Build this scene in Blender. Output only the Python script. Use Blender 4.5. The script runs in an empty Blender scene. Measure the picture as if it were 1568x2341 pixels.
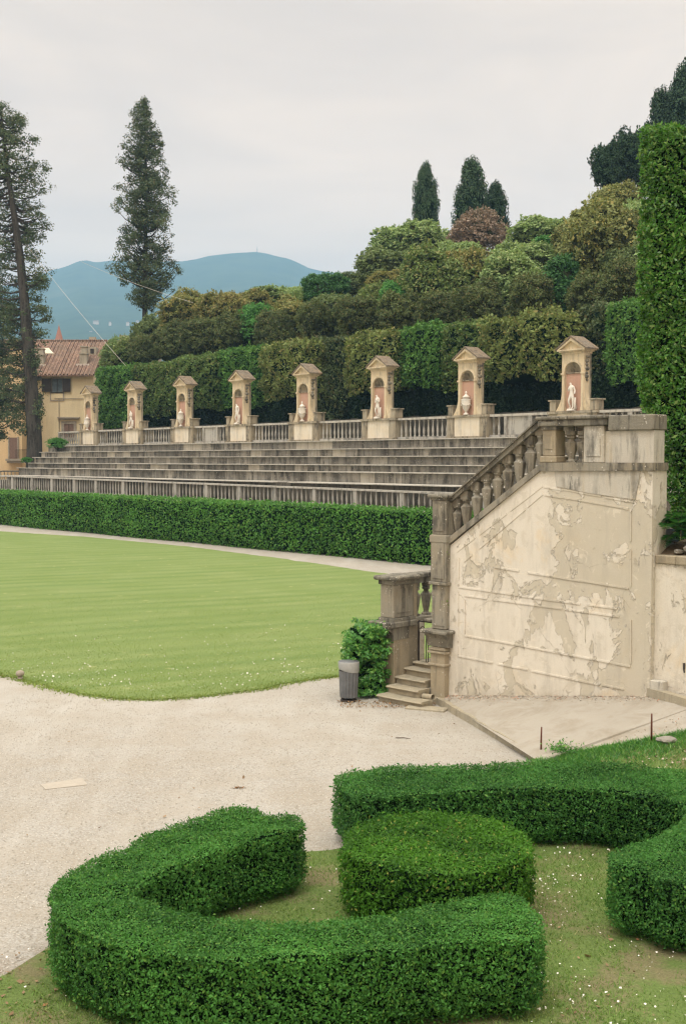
import bpy, bmesh, math, random
import numpy as np
from mathutils import Vector, Matrix
from mathutils.geometry import tessellate_polygon

random.seed(7)
SC = bpy.context.scene
COL = SC.collection

# ------------------------------------------------------------------ camera model (survey units: the 1568x2341 view of the photo)
F = 2700.0
PITCH = math.atan(120 / F)
CAM = np.array([0, 0, 5.1])


def ray(x, y):
    u = (x - 784) / F
    v = (1170.5 - y) / F
    return np.array([u, math.cos(PITCH) + v * math.sin(PITCH), -math.sin(PITCH) + v * math.cos(PITCH)])


def D(x, y, Y):
    r = ray(x, y)
    return CAM + r * (Y / r[1])


def G(x, y, z=0.0):
    r = ray(x, y)
    return CAM + r * ((z - CAM[2]) / r[2])


class Frame:
    """a vertical frame on the ground: s along the wall, d behind it, z up"""
    def __init__(self, origin, ax):
        ax = np.array([ax[0], ax[1], 0.0]); ax /= np.linalg.norm(ax)
        self.a = ax
        self.n = np.array([-ax[1], ax[0], 0.0])
        self.o = np.array([origin[0], origin[1], 0.0])
        self.rot = math.atan2(ax[1], ax[0])

    def sz(self, x, y, d=0.0):
        r = ray(x, y)
        t = ((self.o - CAM) @ self.n + d) / (r @ self.n)
        P = CAM + r * t
        return float((P - self.o) @ self.a), float(P[2])

    def w(self, s, d, z=0.0):
        p = self.o + self.a * s + self.n * d
        return (float(p[0]), float(p[1]), float(z))

    def loc(self, P):
        q = np.array([P[0], P[1], 0]) - self.o
        return float(q @ self.a), float(q @ self.n)


TH = Frame(D(975, 1168, 64), (.637, -.7706))      # the theatre of stone seats
WA = Frame(G(1005, 1605), (.717, -.697))          # the stair wall

# ------------------------------------------------------------------ materials


def newmat(name):
    m = bpy.data.materials.new(name)
    m.use_nodes = True
    nt = m.node_tree
    for n in list(nt.nodes):
        nt.nodes.remove(n)
    return m, nt


class N:
    def __init__(self, nt):
        self.nt = nt

    def __call__(self, typ, **kw):
        n = self.nt.nodes.new(typ)
        for k, v in kw.items():
            if k == 'inp':
                for a, b in v.items():
                    if isinstance(b, bpy.types.NodeSocket):
                        self.nt.links.new(b, n.inputs[a])
                    else:
                        n.inputs[a].default_value = b
            else:
                setattr(n, k, v)
        return n

    def math(self, op, a, b=0.0, clamp=False):
        n = self.nt.nodes.new('ShaderNodeMath'); n.operation = op; n.use_clamp = clamp
        for i, v in enumerate((a, b)):
            if isinstance(v, bpy.types.NodeSocket):
                self.nt.links.new(v, n.inputs[i])
            else:
                n.inputs[i].default_value = v
        return n.outputs[0]

    def mix(self, f, a, b, mode='MIX'):
        n = self.nt.nodes.new('ShaderNodeMix'); n.data_type = 'RGBA'; n.blend_type = mode
        for i, v in ((0, f), (6, a), (7, b)):
            if isinstance(v, bpy.types.NodeSocket):
                self.nt.links.new(v, n.inputs[i])
            else:
                n.inputs[i].default_value = (tuple(v) + (1,) if i and len(v) == 3 else v)
        return n.outputs[2]

    def ramp(self, f, lo, hi, a=0.0, b=1.0):
        n = self.nt.nodes.new('ShaderNodeMapRange'); n.clamp = True
        self.nt.links.new(f, n.inputs[0])
        for i, v in enumerate((lo, hi, a, b)):
            n.inputs[i + 1].default_value = v
        return n.outputs[0]

    def noise(self, vec, scale, detail=4, rough=.55, dist=0.0):
        n = self('ShaderNodeTexNoise', inp={'Vector': vec, 'Scale': scale, 'Detail': detail, 'Roughness': rough, 'Distortion': dist})
        return n.outputs[0]

    def mapping(self, vec, sc=(1, 1, 1), loc=(0, 0, 0), rot=(0, 0, 0)):
        return self('ShaderNodeMapping', inp={'Vector': vec, 'Scale': sc, 'Location': loc, 'Rotation': rot}).outputs[0]

    def out(self, sh):
        o = self.nt.nodes.new('ShaderNodeOutputMaterial')
        self.nt.links.new(sh, o.inputs[0])

    def bump(self, h, strength=.3, dist=.02):
        return self('ShaderNodeBump', inp={'Height': h, 'Strength': strength, 'Distance': dist}).outputs[0]

    def principled(self, col, rough=.9, normal=None, **kw):
        p = self.nt.nodes.new('ShaderNodeBsdfPrincipled')
        for k, v in (('Base Color', col), ('Roughness', rough), ('Normal', normal)) + tuple(kw.items()):
            if v is None:
                continue
            if isinstance(v, bpy.types.NodeSocket):
                self.nt.links.new(v, p.inputs[k])
            elif k == 'Base Color' and len(v) == 3:
                p.inputs[k].default_value = (*v, 1)
            else:
                p.inputs[k].default_value = v
        return p.outputs[0]


def coords(n, kind='Object'):
    return n('ShaderNodeTexCoord').outputs[kind]


def world_pos(n):
    return n('ShaderNodeNewGeometry').outputs['Position']


def leaf_mat(name, dark, light, odd=None, odd_amt=.12, trans=.25, patch=1.0, gloss=.45, spec=.35, patchcol=None, patchamt=.6):
    m, nt = newmat(name); n = N(nt)
    geo = n('ShaderNodeNewGeometry')
    r = geo.outputs['Random Per Island']
    pos = geo.outputs['Position']
    nz = n.noise(pos, patch, 3, .5)
    base = n.mix(r, dark, light)
    if patchcol:
        base = n.mix(n.ramp(nz, .5, .66, 0, patchamt), base, patchcol)
    else:
        base = n.mix(n.ramp(nz, .38, .68, 0, .5), base, tuple(min(1, c * 1.5) for c in light))
    if odd:
        r2 = n.math('FRACT', n.math('MULTIPLY', r, 37.7))
        base = n.mix(n.ramp(r2, 1 - odd_amt, 1 - odd_amt + .01, 0, .85), base, odd)
    p = n.principled(base, gloss, **{'Specular IOR Level': spec})
    t = n('ShaderNodeBsdfTranslucent', inp={'Color': n.mix(.5, base, (light[0] * 1.4, light[1] * 1.4, light[2] * .8))}).outputs[0]
    mx = n('ShaderNodeMixShader', inp={0: trans, 1: p, 2: t}).outputs[0]
    n.out(mx)
    return m


def stone_mat(name, base=(.34, .31, .25), dark=(.07, .066, .058), warm=(.36, .29, .19), streak=.5, lichen=.5, scale=1.0, bump=.35, warmamt=.5, space='Object', blocks=0):
    m, nt = newmat(name); n = N(nt)
    co = coords(n, 'Object') if space == 'Object' else world_pos(n)
    if not blocks:
        rnd_ = n.math('MULTIPLY', n('ShaderNodeObjectInfo').outputs['Random'], 60.0)
        co = n('ShaderNodeVectorMath', operation='ADD', inp={0: co, 1: n('ShaderNodeCombineXYZ', inp={0: rnd_, 1: rnd_, 2: rnd_}).outputs[0]}).outputs[0]
    big = n.noise(co, .9 * scale, 5, .6)
    col = n.mix(n.ramp(big, .35, .7, 0, warmamt), base, warm)
    st = n.noise(n.mapping(co, (3.2, 3.2, .45)), scale, 5, .65, .4)
    st2 = n.noise(co, 2.4 * scale, 6, .7)
    msk = n.math('MULTIPLY', n.ramp(st, .47 - .08 * (streak - .5), .58, 0, 1), n.ramp(st2, .36, .6, .3, 1))
    col = n.mix(n.math('MULTIPLY', msk, min(1, streak * 1.5)), col, dark)
    if blocks:
        sp = n('ShaderNodeSeparateXYZ', inp={0: co}).outputs
        zi = n.math('FLOOR', n.math('MULTIPLY', n('ShaderNodeObjectInfo').outputs['Random'], 97.0))
        xo = n.math('ADD', n.math('MULTIPLY', sp[0], blocks), n.math('MULTIPLY', zi, .37))
        wn = n('ShaderNodeTexWhiteNoise', noise_dimensions='2D', inp={0: n('ShaderNodeCombineXYZ', inp={0: n.math('FLOOR', xo), 1: zi}).outputs[0]}).outputs['Value']
        col = n.mix(n.ramp(wn, .0, 1.0, .62, 0), col, dark)
        col = n.mix(n.ramp(wn, .86, .9, 0, .55), col, warm)
        fx = n.math('ABSOLUTE', n.math('SUBTRACT', n.math('FRACT', xo), .5))
        col = n.mix(n.ramp(fx, .484, .492, 0, .7), col, dark)
    fine = n.noise(co, 38 * scale, 4, .7)
    col = n.mix(n.ramp(fine, .35, .7, .35, 0), col, tuple(c * .5 for c in base))
    v = n('ShaderNodeTexVoronoi', inp={'Vector': co, 'Scale': 13 * scale}).outputs['Distance']
    lm = n.math('MULTIPLY', n.ramp(v, .26, .2), n.ramp(n.noise(co, 3.1 * scale, 3), .55, .6))
    col = n.mix(n.math('MULTIPLY', lm, lichen), col, (.62, .6, .53))
    h = n.math('ADD', fine, n.math('MULTIPLY', st2, 2.0))
    n.out(n.principled(col, .92, n.bump(h, bump, .015), **{'Specular IOR Level': .2}))
    return m


def plain(name, col, rough=.8, var=.2, scale=6, bump=.15, spec=.3, metallic=0.0):
    m, nt = newmat(name); n = N(nt)
    co = coords(n)
    nz = n.noise(co, scale, 5, .6)
    c = n.mix(n.ramp(nz, .3, .7, 0, 1), tuple(x * (1 - var) for x in col), tuple(min(1, x * (1 + var)) for x in col))
    n.out(n.principled(c, rough, n.bump(nz, bump, .01), **{'Specular IOR Level': spec, 'Metallic': metallic}))
    return m


M = {}
M['box_leaf'] = leaf_mat('box_leaf', (.012, .062, .012), (.078, .235, .042), (.14, .28, .05), .12, .22, 1.0, .55, .2)
M['box_leaf_blue'] = leaf_mat('box_leaf_blue', (.011, .058, .012), (.072, .222, .042), (.13, .26, .05), .10, .22, 1.0, .55, .2)
M['yew_leaf'] = leaf_mat('yew_leaf', (.014, .074, .006), (.074, .205, .018), (.36, .38, .09), .03, .22, 1.3, .55, .2)
M['laurel_leaf'] = leaf_mat('laurel_leaf', (.012, .064, .007), (.090, .245, .030), (.24, .37, .09), .2, .28, .7, .38, .45)
M['shrub_leaf'] = leaf_mat('shrub_leaf', (0.0225, 0.1125, 0.0225), (0.0875, 0.275, 0.04375), (0.225, 0.425, 0.075), .22, .3, 2.2, .35, .5)
M['lawn_hedge_leaf'] = leaf_mat('lawn_hedge_leaf', (.020, .085, .014), (.105, .280, .042), (.18, .32, .06), .12, .25, .8, .5, .3)
M['hedge_olive'] = leaf_mat('hedge_olive', (.036, .076, .018), (.135, .215, .058), (.20, .20, .07), .12, .2, .5, .6, .25)
M['hedge_brown'] = leaf_mat('hedge_brown', (.056, .092, .024), (.215, .270, .080), (.30, .26, .10), .14, .2, .5, .6, .25)
M['hedge_green'] = leaf_mat('hedge_green', (.022, .085, .016), (.105, .240, .045), (.16, .26, .06), .12, .2, .5, .6, .25)
M['hedge_grey'] = leaf_mat('hedge_grey', (.034, .058, .024), (.100, .140, .056), (.15, .14, .07), .12, .2, .5, .6, .25)
M['hedge_dark'] = leaf_mat('hedge_dark', (.007, .018, .008), (.022, .048, .020), None, .1, .1, .5, .7, .2)  # leaf colour darkened to carry the shade under the overhanging blocks
M['tree_ochre'] = leaf_mat('tree_ochre', (.092, .120, .036), (.290, .310, .105), (.40, .31, .12), .2, .28, .25, .6, .2, (.35, .29, .11), .4)
M['tree_ochre_green'] = leaf_mat('tree_ochre_green', (.066, .118, .034), (.220, .310, .096), (.32, .30, .12), .14, .28, .25, .6, .2, (.27, .29, .10), .3)
M['tree_pale'] = leaf_mat('tree_pale', (.10, .170, .060), (.300, .415, .165), (.38, .44, .20), .16, .28, .3, .6, .2)
M['tree_green'] = leaf_mat('tree_green', (.024, .100, .022), (.105, .290, .060), None, .1, .25, .3, .55, .25)
M['tree_deep'] = leaf_mat('tree_deep', (.016, .070, .018), (.060, .170, .040), None, .1, .2, .3, .55, .25)
M['tree_grey'] = leaf_mat('tree_grey', (.062, .104, .040), (.175, .235, .092), (.23, .25, .11), .1, .28, .3, .65, .2)
M['tree_shade'] = leaf_mat('tree_shade', (.038, .062, .022), (.130, .170, .060), (.20, .17, .07), .14, .25, .4, .65, .2)  # darker leaf tone that puts the understory shade above the hedges into the colour
M['tree_pink'] = leaf_mat('tree_pink', (.16, .125, .095), (.33, .265, .21), (.33, .22, .15), .14, .2, .4, .7, .15)
M['tree_gold'] = leaf_mat('tree_gold', (.078, .105, .036), (.230, .258, .092), (.42, .37, .13), .14, .28, .3, .6, .2)
M['cypress_leaf'] = leaf_mat('cypress_leaf', (.018, .042, .020), (.052, .100, .044), (.08, .12, .05), .1, .1, .3, .7, .2)
M['cypress_black'] = leaf_mat('cypress_black', (.011, .030, .014), (.034, .072, .032), None, .1, .1, .3, .7, .2)
M['conifer_leaf'] = leaf_mat('conifer_leaf', (.030, .052, .026), (.098, .138, .066), (.17, .16, .08), .12, .15, .25, .65, .2)
M['fern_leaf'] = leaf_mat('fern_leaf', (.012, .065, .016), (.05, .18, .04), (.12, .26, .05), .15, .3, 1.5, .45, .35)
M['grass_blade'] = leaf_mat('grass_blade', (.08, .17, .032), (.22, .35, .085), (.40, .40, .18), .08, .35, 1.4, .6, .2, (.27, .28, .11), .35)
M['lawn_blade'] = leaf_mat('lawn_blade', (0.105, 0.168, 0.0315), (0.231, 0.315, 0.0735), (0.336, 0.3465, 0.105), .1, .3, .3, .65, .15)
M['petal'] = plain('petal', (.78, .76, .70), .7, .05)
M['inner'] = plain('inner_foliage', (.006, .016, .006), 1.0, .4, 9, .3, 0)  # near-black colour stands in for the deep shade between the leaves
M['inner_brown'] = plain('inner_twig', (.034, .042, .018), 1.0, .4, 9, .3, 0)
M['bark'] = stone_mat('bark', (.072, .066, .058), (.018, .016, .014), (.085, .074, .062), .7, .2, 1.5, .8, .5, 'World')
M['stone_far'] = stone_mat('stone_far', (.33, .315, .275), (.045, .042, .037), (.62, .57, .46), 1.15, .6, .75, .5, .55, 'Object', .75)
M['gap_shade_stone'] = stone_mat('gap_shade_stone', (.13, .12, .10), (.03, .028, .024), (.20, .17, .12), .7, .3, 1.0, .4, .5)  # bottom riser stone, darkened to paint in the shade behind the lower balusters
M['stone_tread'] = stone_mat('stone_tread', (.50, .47, .41), (.10, .095, .085), (.44, .38, .28), .25, .5, .8, .4, .3)
M['stone_bal'] = stone_mat('stone_bal', (.47, .46, .42), (.08, .076, .068), (.48, .43, .34), .5, .4, 1.0, .4, .4)
M['stone_lip'] = stone_mat('stone_lip', (.52, .50, .45), (.10, .095, .085), (.56, .52, .43), .35, .7, 1.2, .4, .4)
M['stone_near'] = stone_mat('stone_near', (.32, .305, .255), (.065, .062, .054), (.34, .27, .16), .62, .8, 1.3, .6, .5)
M['stone_near_warm'] = stone_mat('stone_near_warm', (.38, .335, .25), (.10, .095, .08), (.42, .33, .19), .32, .5, 1.1, .5, .5)
M['stone_coping'] = stone_mat('stone_coping', (.25, .24, .20), (.05, .047, .042), (.27, .22, .14), .7, 1.0, 1.6, .7, .4)
M['stone_step'] = stone_mat('stone_step', (.40, .365, .28), (.15, .14, .115), (.46, .38, .25), .25, .5, 1.5, .5, .5)
M['niche_plaster'] = stone_mat('niche_plaster', (.70, .60, .43), (.20, .18, .145), (.70, .55, .33), .36, .2, 1.1, .3, .6)
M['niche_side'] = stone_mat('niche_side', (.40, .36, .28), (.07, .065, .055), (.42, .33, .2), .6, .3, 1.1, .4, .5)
M['niche_white'] = stone_mat('niche_white', (.80, .74, .62), (.40, .38, .33), (.70, .56, .34), .35, .2, 1.3, .2, .5)
M['niche_red'] = stone_mat('niche_red', (.54, .33, .25), (.36, .24, .19), (.58, .40, .29), .25, .0, 1.4, .1, .5)
M['niche_roof'] = stone_mat('niche_roof', (.21, .185, .15), (.07, .062, .052), (.33, .22, .12), .5, .9, 1.6, .6, .6)
M['marble'] = stone_mat('marble', (.82, .79, .72), (.42, .40, .35), (.72, .64, .52), .25, .0, 1.5, .2, .3)
M['rough_rock'] = stone_mat('rough_rock', (.34, .32, .28), (.14, .13, .11), (.38, .32, .24), .3, .5, 2.5, .8, .3)
M['iron'] = plain('iron', (.035, .028, .024), .6, .4, 12, .2, .4, .3)
M['rust'] = plain('rust', (.10, .035, .02), .85, .4, 18, .3)
M['ochre_wall'] = stone_mat('ochre_wall', (.82, .70, .46), (.58, .48, .31), (.82, .68, .42), .25, 0, .25, .1, .6)
M['orange_wall'] = stone_mat('orange_wall', (.76, .56, .32), (.56, .41, .24), (.78, .60, .35), .25, 0, .25, .1, .6)
M['grey_trim'] = plain('grey_trim', (.34, .30, .24), .85, .2)
M['shutter'] = plain('shutter', (.055, .045, .04), .7, .2)
M['brown_door'] = plain('brown_door', (.20, .13, .10), .7, .2)
M['glass'] = plain('window_glass', (.10, .13, .15), .15, .3, 3, .02, .6)
M['chimney'] = stone_mat('chimney', (.46, .42, .34), (.20, .18, .15), (.48, .40, .28), .4, .3, .8, .3, .4)
M['brick_far'] = plain('brick_far', (.34, .15, .10), .9, .15)
M['white_far'] = plain('white_far', (.62, .55, .48), .9, .05)
M['cable'] = plain('cable', (.62, .58, .55), .6, .1)
M['red_paint'] = plain('red_paint', (.55, .05, .03), .5, .1)
M['dark_rubble'] = stone_mat('dark_rubble', (.085, .08, .068), (.02, .02, .017), (.12, .10, .07), .7, .4, 2.0, .9, .4)
M['soil'] = stone_mat('soil', (.16, .125, .085), (.06, .045, .03), (.22, .15, .09), .4, .4, 3, .9, .5)
M['dead_leaf'] = leaf_mat('dead_leaf', (.14, .09, .05), (.28, .20, .12), (.34, .17, .08), .1, .1, 2, .8, .1)
M['twig'] = plain('twig', (.10, .07, .05), .9, .2)


def roof_tiles():
    m, nt = newmat('terracotta_tiles'); n = N(nt)
    co = coords(n)
    w = n('ShaderNodeTexWave', wave_type='BANDS', bands_direction='X', inp={'Vector': co, 'Scale': 1.35, 'Distortion': .0}).outputs['Fac']
    v = n('ShaderNodeTexVoronoi', inp={'Vector': n.mapping(co, (4.2, 2.2, 2.2)), 'Scale': 1.0}).outputs['Color']
    sep = n('ShaderNodeSeparateColor', inp={0: v}).outputs[0]
    c = n.mix(sep, (.20, .125, .095), (.36, .235, .17))
    c = n.mix(n.ramp(n.noise(co, .5, 4), .45, .65, 0, .45), c, (.16, .13, .10))
    c = n.mix(n.ramp(w, .25, .0, 0, .75), c, (.06, .035, .028))
    n.out(n.principled(c, .9, n.bump(w, .8, .08)))
    return m


M['tiles'] = roof_tiles()


def gravel_mat():
    m, nt = newmat('gravel'); n = N(nt)
    co = world_pos(n)
    v = n('ShaderNodeTexVoronoi', inp={'Vector': co, 'Scale': 34.0, 'Randomness': 1.0})
    v2 = n('ShaderNodeTexVoronoi', inp={'Vector': co, 'Scale': 90.0, 'Randomness': 1.0})
    r = n('ShaderNodeSeparateColor', inp={0: v.outputs['Color']}).outputs
    r2 = n('ShaderNodeSeparateColor', inp={0: v2.outputs['Color']}).outputs[1]
    c = n.mix(r[0], (.290, .275, .245), (.420, .405, .372))
    c = n.mix(n.math('MULTIPLY', r2, .4), c, (.465, .45, .42))
    c = n.mix(n.ramp(r[1], .93, .95, 0, .5), c, (.26, .23, .18))
    c = n.mix(n.ramp(v.outputs['Distance'], .4, .75, 0, .3), c, (.24, .20, .15))
    big = n.noise(co, .16, 4, .55, .6)
    sp = n('ShaderNodeSeparateXYZ', inp={0: co}).outputs
    # worn lighter, finer track across the middle of the court
    trk = n.ramp(n.math('ABSOLUTE', n.math('SUBTRACT', n.math('ADD', sp[1], n.math('MULTIPLY', sp[0], .25)), 23.2)), 1.2, 5.0, 1, 0)
    fine = n.mix(n.noise(co, 60, 2), (.38, .365, .33), (.465, .45, .41))
    c = n.mix(n.math('MULTIPLY', trk, n.ramp(big, .3, .65, .35, .9)), c, fine)
    mid = n.noise(co, 1.1, 5, .6)
    c = n.mix(n.ramp(mid, .40, .62, .45, 0), c, (.33, .29, .23))
    trk2 = n.noise(n.mapping(co, (.9, .16, 1), (0, 0, 0), (0, 0, .5)), 1.0, 5, .6)
    c = n.mix(n.ramp(trk2, .5, .68, 0, .35), c, (.48, .465, .43))
    lm = n.ramp(n.math('SUBTRACT', n.math('ADD', sp[1], n.math('MULTIPLY', sp[0], -.62)), 0), 14.6, 13.0, 0, 1)
    c = n.mix(n.math('MULTIPLY', lm, n.ramp(n.noise(co, 2.5, 5, .7), .44, .6, 0, .75)), c, (.20, .145, .09))
    h = n.math('SUBTRACT', n.math('MULTIPLY', r[2], .6), v.outputs['Distance'])
    n.out(n.principled(c, .9, n.bump(h, .6, .015), **{'Specular IOR Level': .2}))
    return m


M['gravel'] = gravel_mat()


def lawn_mat():
    m, nt = newmat('lawn'); n = N(nt)
    co = world_pos(n)
    rot = n.mapping(co, (1, 1, 1), (0, 0, 0), (0, 0, math.radians(-28)))
    w = n('ShaderNodeTexWave', wave_type='BANDS', bands_direction='Y', inp={'Vector': rot, 'Scale': .22, 'Distortion': 6.5, 'Detail': 4, 'Detail Scale': .35}).outputs['Fac']
    st = n.noise(n.mapping(rot, (.12, .9, 1)), 1.0, 6, .65)
    c = n.mix(w, (.158, .225, .078), (.200, .265, .098))
    c = n.mix(n.ramp(st, .4, .68, 0, .55), c, (.275, .31, .13))
    c = n.mix(n.ramp(n.noise(co, .35, 5, .6), .42, .62, 0, .45), c, (.15, .215, .062))
    c = n.mix(n.ramp(n.noise(co, 26, 3, .7), .35, .7, .25, 0), c, (.10, .17, .035))
    c = n.mix(n.ramp(n.noise(co, 2.2, 4, .6), .62, .72, 0, .5), c, (.40, .40, .18))
    h = n.noise(co, 30, 4, .8)
    n.out(n.principled(c, .95, n.bump(h, .6, .04), **{'Specular IOR Level': .1}))
    return m


M['lawn'] = lawn_mat()


def bed_mat():
    m, nt = newmat('parterre_turf'); n = N(nt)
    co = world_pos(n)
    c = n.mix(n.noise(co, 3.0, 5, .65), (.12, .195, .05), (.235, .32, .105))
    c = n.mix(n.ramp(n.noise(co, 1.1, 6, .7), .47, .60, 0, .85), c, (.28, .24, .14))
    c = n.mix(n.ramp(n.noise(co, 40, 4, .7), .4, .7, .4, 0), c, (.04, .055, .02))
    n.out(n.principled(c, 1.0, n.bump(n.noise(co, 22, 5, .8), .7, .05), **{'Specular IOR Level': .1}))
    return m


M['bed'] = bed_mat()


def path_mat():
    m, nt = newmat('beaten_path'); n = N(nt)
    co = world_pos(n)
    c = n.mix(n.noise(co, .9, 5, .6), (.32, .30, .26), (.44, .42, .375))
    c = n.mix(n.ramp(n.noise(co, 1.6, 8, .72, .5), .46, .66, 0, .75), c, (.27, .24, .19))
    c = n.mix(n.ramp(n.noise(co, 70, 3, .7), .35, .7, .35, 0), c, (.34, .29, .22))
    cr = n('ShaderNodeTexVoronoi', feature='DISTANCE_TO_EDGE', inp={'Vector': n.mapping(co, (.28, .42, .5)), 'Scale': 1.0}).outputs['Distance']
    c = n.mix(n.math('MULTIPLY', n.ramp(cr, .006, .002), n.ramp(n.noise(co, .6, 2), .5, .62, 0, .5)), c, (.38, .32, .25))
    n.out(n.principled(c, .95, n.bump(n.noise(co, 50, 4, .7), .3, .01), **{'Specular IOR Level': .15}))
    return m


M['path'] = path_mat()


def plaster_mat(name, shapes=(), scale=1.0, bias=0.0):
    """cream lime coat over a tan one, flaked away in patches; shapes = (x, z, rx, rz, tilt, sign) larger losses in wall coordinates"""
    m, nt = newmat(name); n = N(nt)
    co = coords(n)
    warp = n.noise(co, 2.2 * scale, 5, .62)
    wob = n.math('MULTIPLY', n.math('SUBTRACT', warp, .5), 2.2)
    base = n.noise(n.mapping(co, (1, 1, .75)), 1.9 * scale, 8, .66, .7)
    msk = n.math('ADD', n.math('MULTIPLY', n.math('SUBTRACT', base, .5), 4.2), bias)
    sp = n('ShaderNodeSeparateXYZ', inp={0: co}).outputs
    for (cx, cz, rx, rz, tilt, sign) in shapes:
        dx = n.math('SUBTRACT', sp[0], cx); dz = n.math('SUBTRACT', sp[2], cz)
        ca, sa = math.cos(tilt), math.sin(tilt)
        u = n.math('ADD', n.math('MULTIPLY', dx, ca / rx), n.math('MULTIPLY', dz, sa / rx))
        v = n.math('ADD', n.math('MULTIPLY', dx, -sa / rz), n.math('MULTIPLY', dz, ca / rz))
        d = n.math('SQRT', n.math('ADD', n.math('MULTIPLY', u, u), n.math('MULTIPLY', v, v)))
        d = n.math('ADD', d, wob)
        msk = n.math('ADD', msk, n.ramp(d, .5, 1.5, .85 * sign, 0))
    loss = n.ramp(msk, .09, .15)
    edge = n.math('MULTIPLY', n.ramp(msk, .02, .10), n.ramp(msk, .17, .11))
    cream = n.mix(n.noise(co, 1.1, 5, .6), (.66, .62, .52), (.75, .72, .65))
    cream = n.mix(n.ramp(n.noise(co, .8, 5, .7, .5), .56, .70, 0, .5), cream, (.70, .55, .33))
    cream = n.mix(n.ramp(n.noise(n.mapping(co, (2, 2, .4)), 1.3, 5, .6), .5, .68, 0, .4), cream, (.50, .46, .38))
    tan = n.mix(n.noise(co, 3.0, 6, .65), (.42, .385, .29), (.56, .52, .42))
    tan = n.mix(n.ramp(n.noise(co, 1.7, 4, .6), .5, .66, 0, .5), tan, (.44, .41, .34))
    c = n.mix(n.math('MULTIPLY', loss, .7), cream, tan)
    c = n.mix(n.math('MULTIPLY', edge, .15), c, (.36, .31, .23))
    # a third, half-lost skim and grey water stains
    sk = n.ramp(n.noise(n.mapping(co, (1, 1, .8), (7, 3, 2)), 2.6 * scale, 8, .68, .8), .53, .59, 0, .5)
    c = n.mix(sk, c, (.56, .52, .43))
    sk2 = n.ramp(n.noise(n.mapping(co, (1, 1, .8), (2, 5, 9)), 4.6 * scale, 8, .7, .8), .59, .63, 0, .45)
    c = n.mix(sk2, c, (.78, .73, .62))
    stn = n.noise(n.mapping(co, (2.6, 2.6, .45)), 1.2, 7, .7, .3)
    c = n.mix(n.ramp(stn, .52, .74, 0, .6), c, (.38, .36, .31))
    # grime low down and thin cracks
    low = n.math('MULTIPLY', n.ramp(sp[2], 1.1, .1), n.ramp(n.noise(co, 1.6, 5, .7), .42, .62))
    c = n.mix(n.math('MULTIPLY', low, .5), c, (.33, .29, .21))
    cr = n('ShaderNodeTexVoronoi', feature='DISTANCE_TO_EDGE', inp={'Vector': n.mapping(n.mix(.25, co, n('ShaderNodeTexNoise', inp={'Vector': co, 'Scale': 2.5, 'Detail': 4}).outputs['Color']), (1, 1, 1)), 'Scale': 1.3}).outputs['Distance']
    c = n.mix(n.math('MULTIPLY', n.ramp(cr, .009, .003), n.ramp(n.noise(co, 1.1, 2), .54, .6, 0, .4)), c, (.20, .165, .11))
    fine = n.noise(co, 45, 4, .7)
    c = n.mix(n.ramp(fine, .3, .7, .2, 0), c, (.30, .26, .19))
    spk = n.ramp(n.noise(co, 11, 4, .75), .64, .70, 0, .45)
    c = n.mix(spk, c, (.24, .21, .16))
    h = n.math('ADD', n.math('MULTIPLY', loss, -1.0), n.math('ADD', n.math('MULTIPLY', fine, .12), n.math('MULTIPLY', warp, .5)))
    n.out(n.principled(c, .93, n.bump(h, .75, .025), **{'Specular IOR Level': .15}))
    return m


def stained_mat():
    m, nt = newmat('weathered_render'); n = N(nt)
    co = coords(n)
    c = n.mix(n.noise(co, .9, 5, .6), (.50, .48, .42), (.62, .59, .51))
    c = n.mix(n.ramp(n.noise(n.mapping(co, (3, 3, .35)), 1.2, 4, .6), .52, .68, 0, .5), c, (.50, .42, .28))
    st = n.noise(n.mapping(co, (4.5, 4.5, .6)), 1.0, 6, .7)
    c = n.mix(n.math('MULTIPLY', n.ramp(st, .48, .6), n.ramp(n.noise(co, 1.3, 4, .6), .4, .6, .2, .9)), c, (.10, .098, .09))
    v = n('ShaderNodeTexVoronoi', inp={'Vector': co, 'Scale': 16.0}).outputs['Distance']
    lm = n.math('MULTIPLY', n.ramp(v, .3, .2), n.ramp(n.noise(co, 2.2, 3), .52, .6))
    c = n.mix(n.math('MULTIPLY', lm, .6), c, (.66, .63, .56))
    fine = n.noise(co, 50, 4, .7)
    c = n.mix(n.ramp(fine, .3, .7, .3, 0), c, (.2, .19, .16))
    n.out(n.principled(c, .93, n.bump(fine, .4, .01), **{'Specular IOR Level': .15}))
    return m


M['weathered'] = stained_mat()


def hill_mat():
    m, nt = newmat('wooded_hill'); n = N(nt)
    co = world_pos(n)
    c = n.mix(n.ramp(n.noise(co, .012, 8, .7), .35, .65), (.018, .036, .014), (.05, .075, .03))
    c = n.mix(n.ramp(n.noise(co, .004, 5, .6), .55, .7, 0, .5), c, (.10, .11, .05))
    n.out(n.principled(c, 1.0, None, **{'Specular IOR Level': 0.0}))
    return m


M['hill'] = hill_mat()

# ------------------------------------------------------------------ mesh helpers


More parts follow.
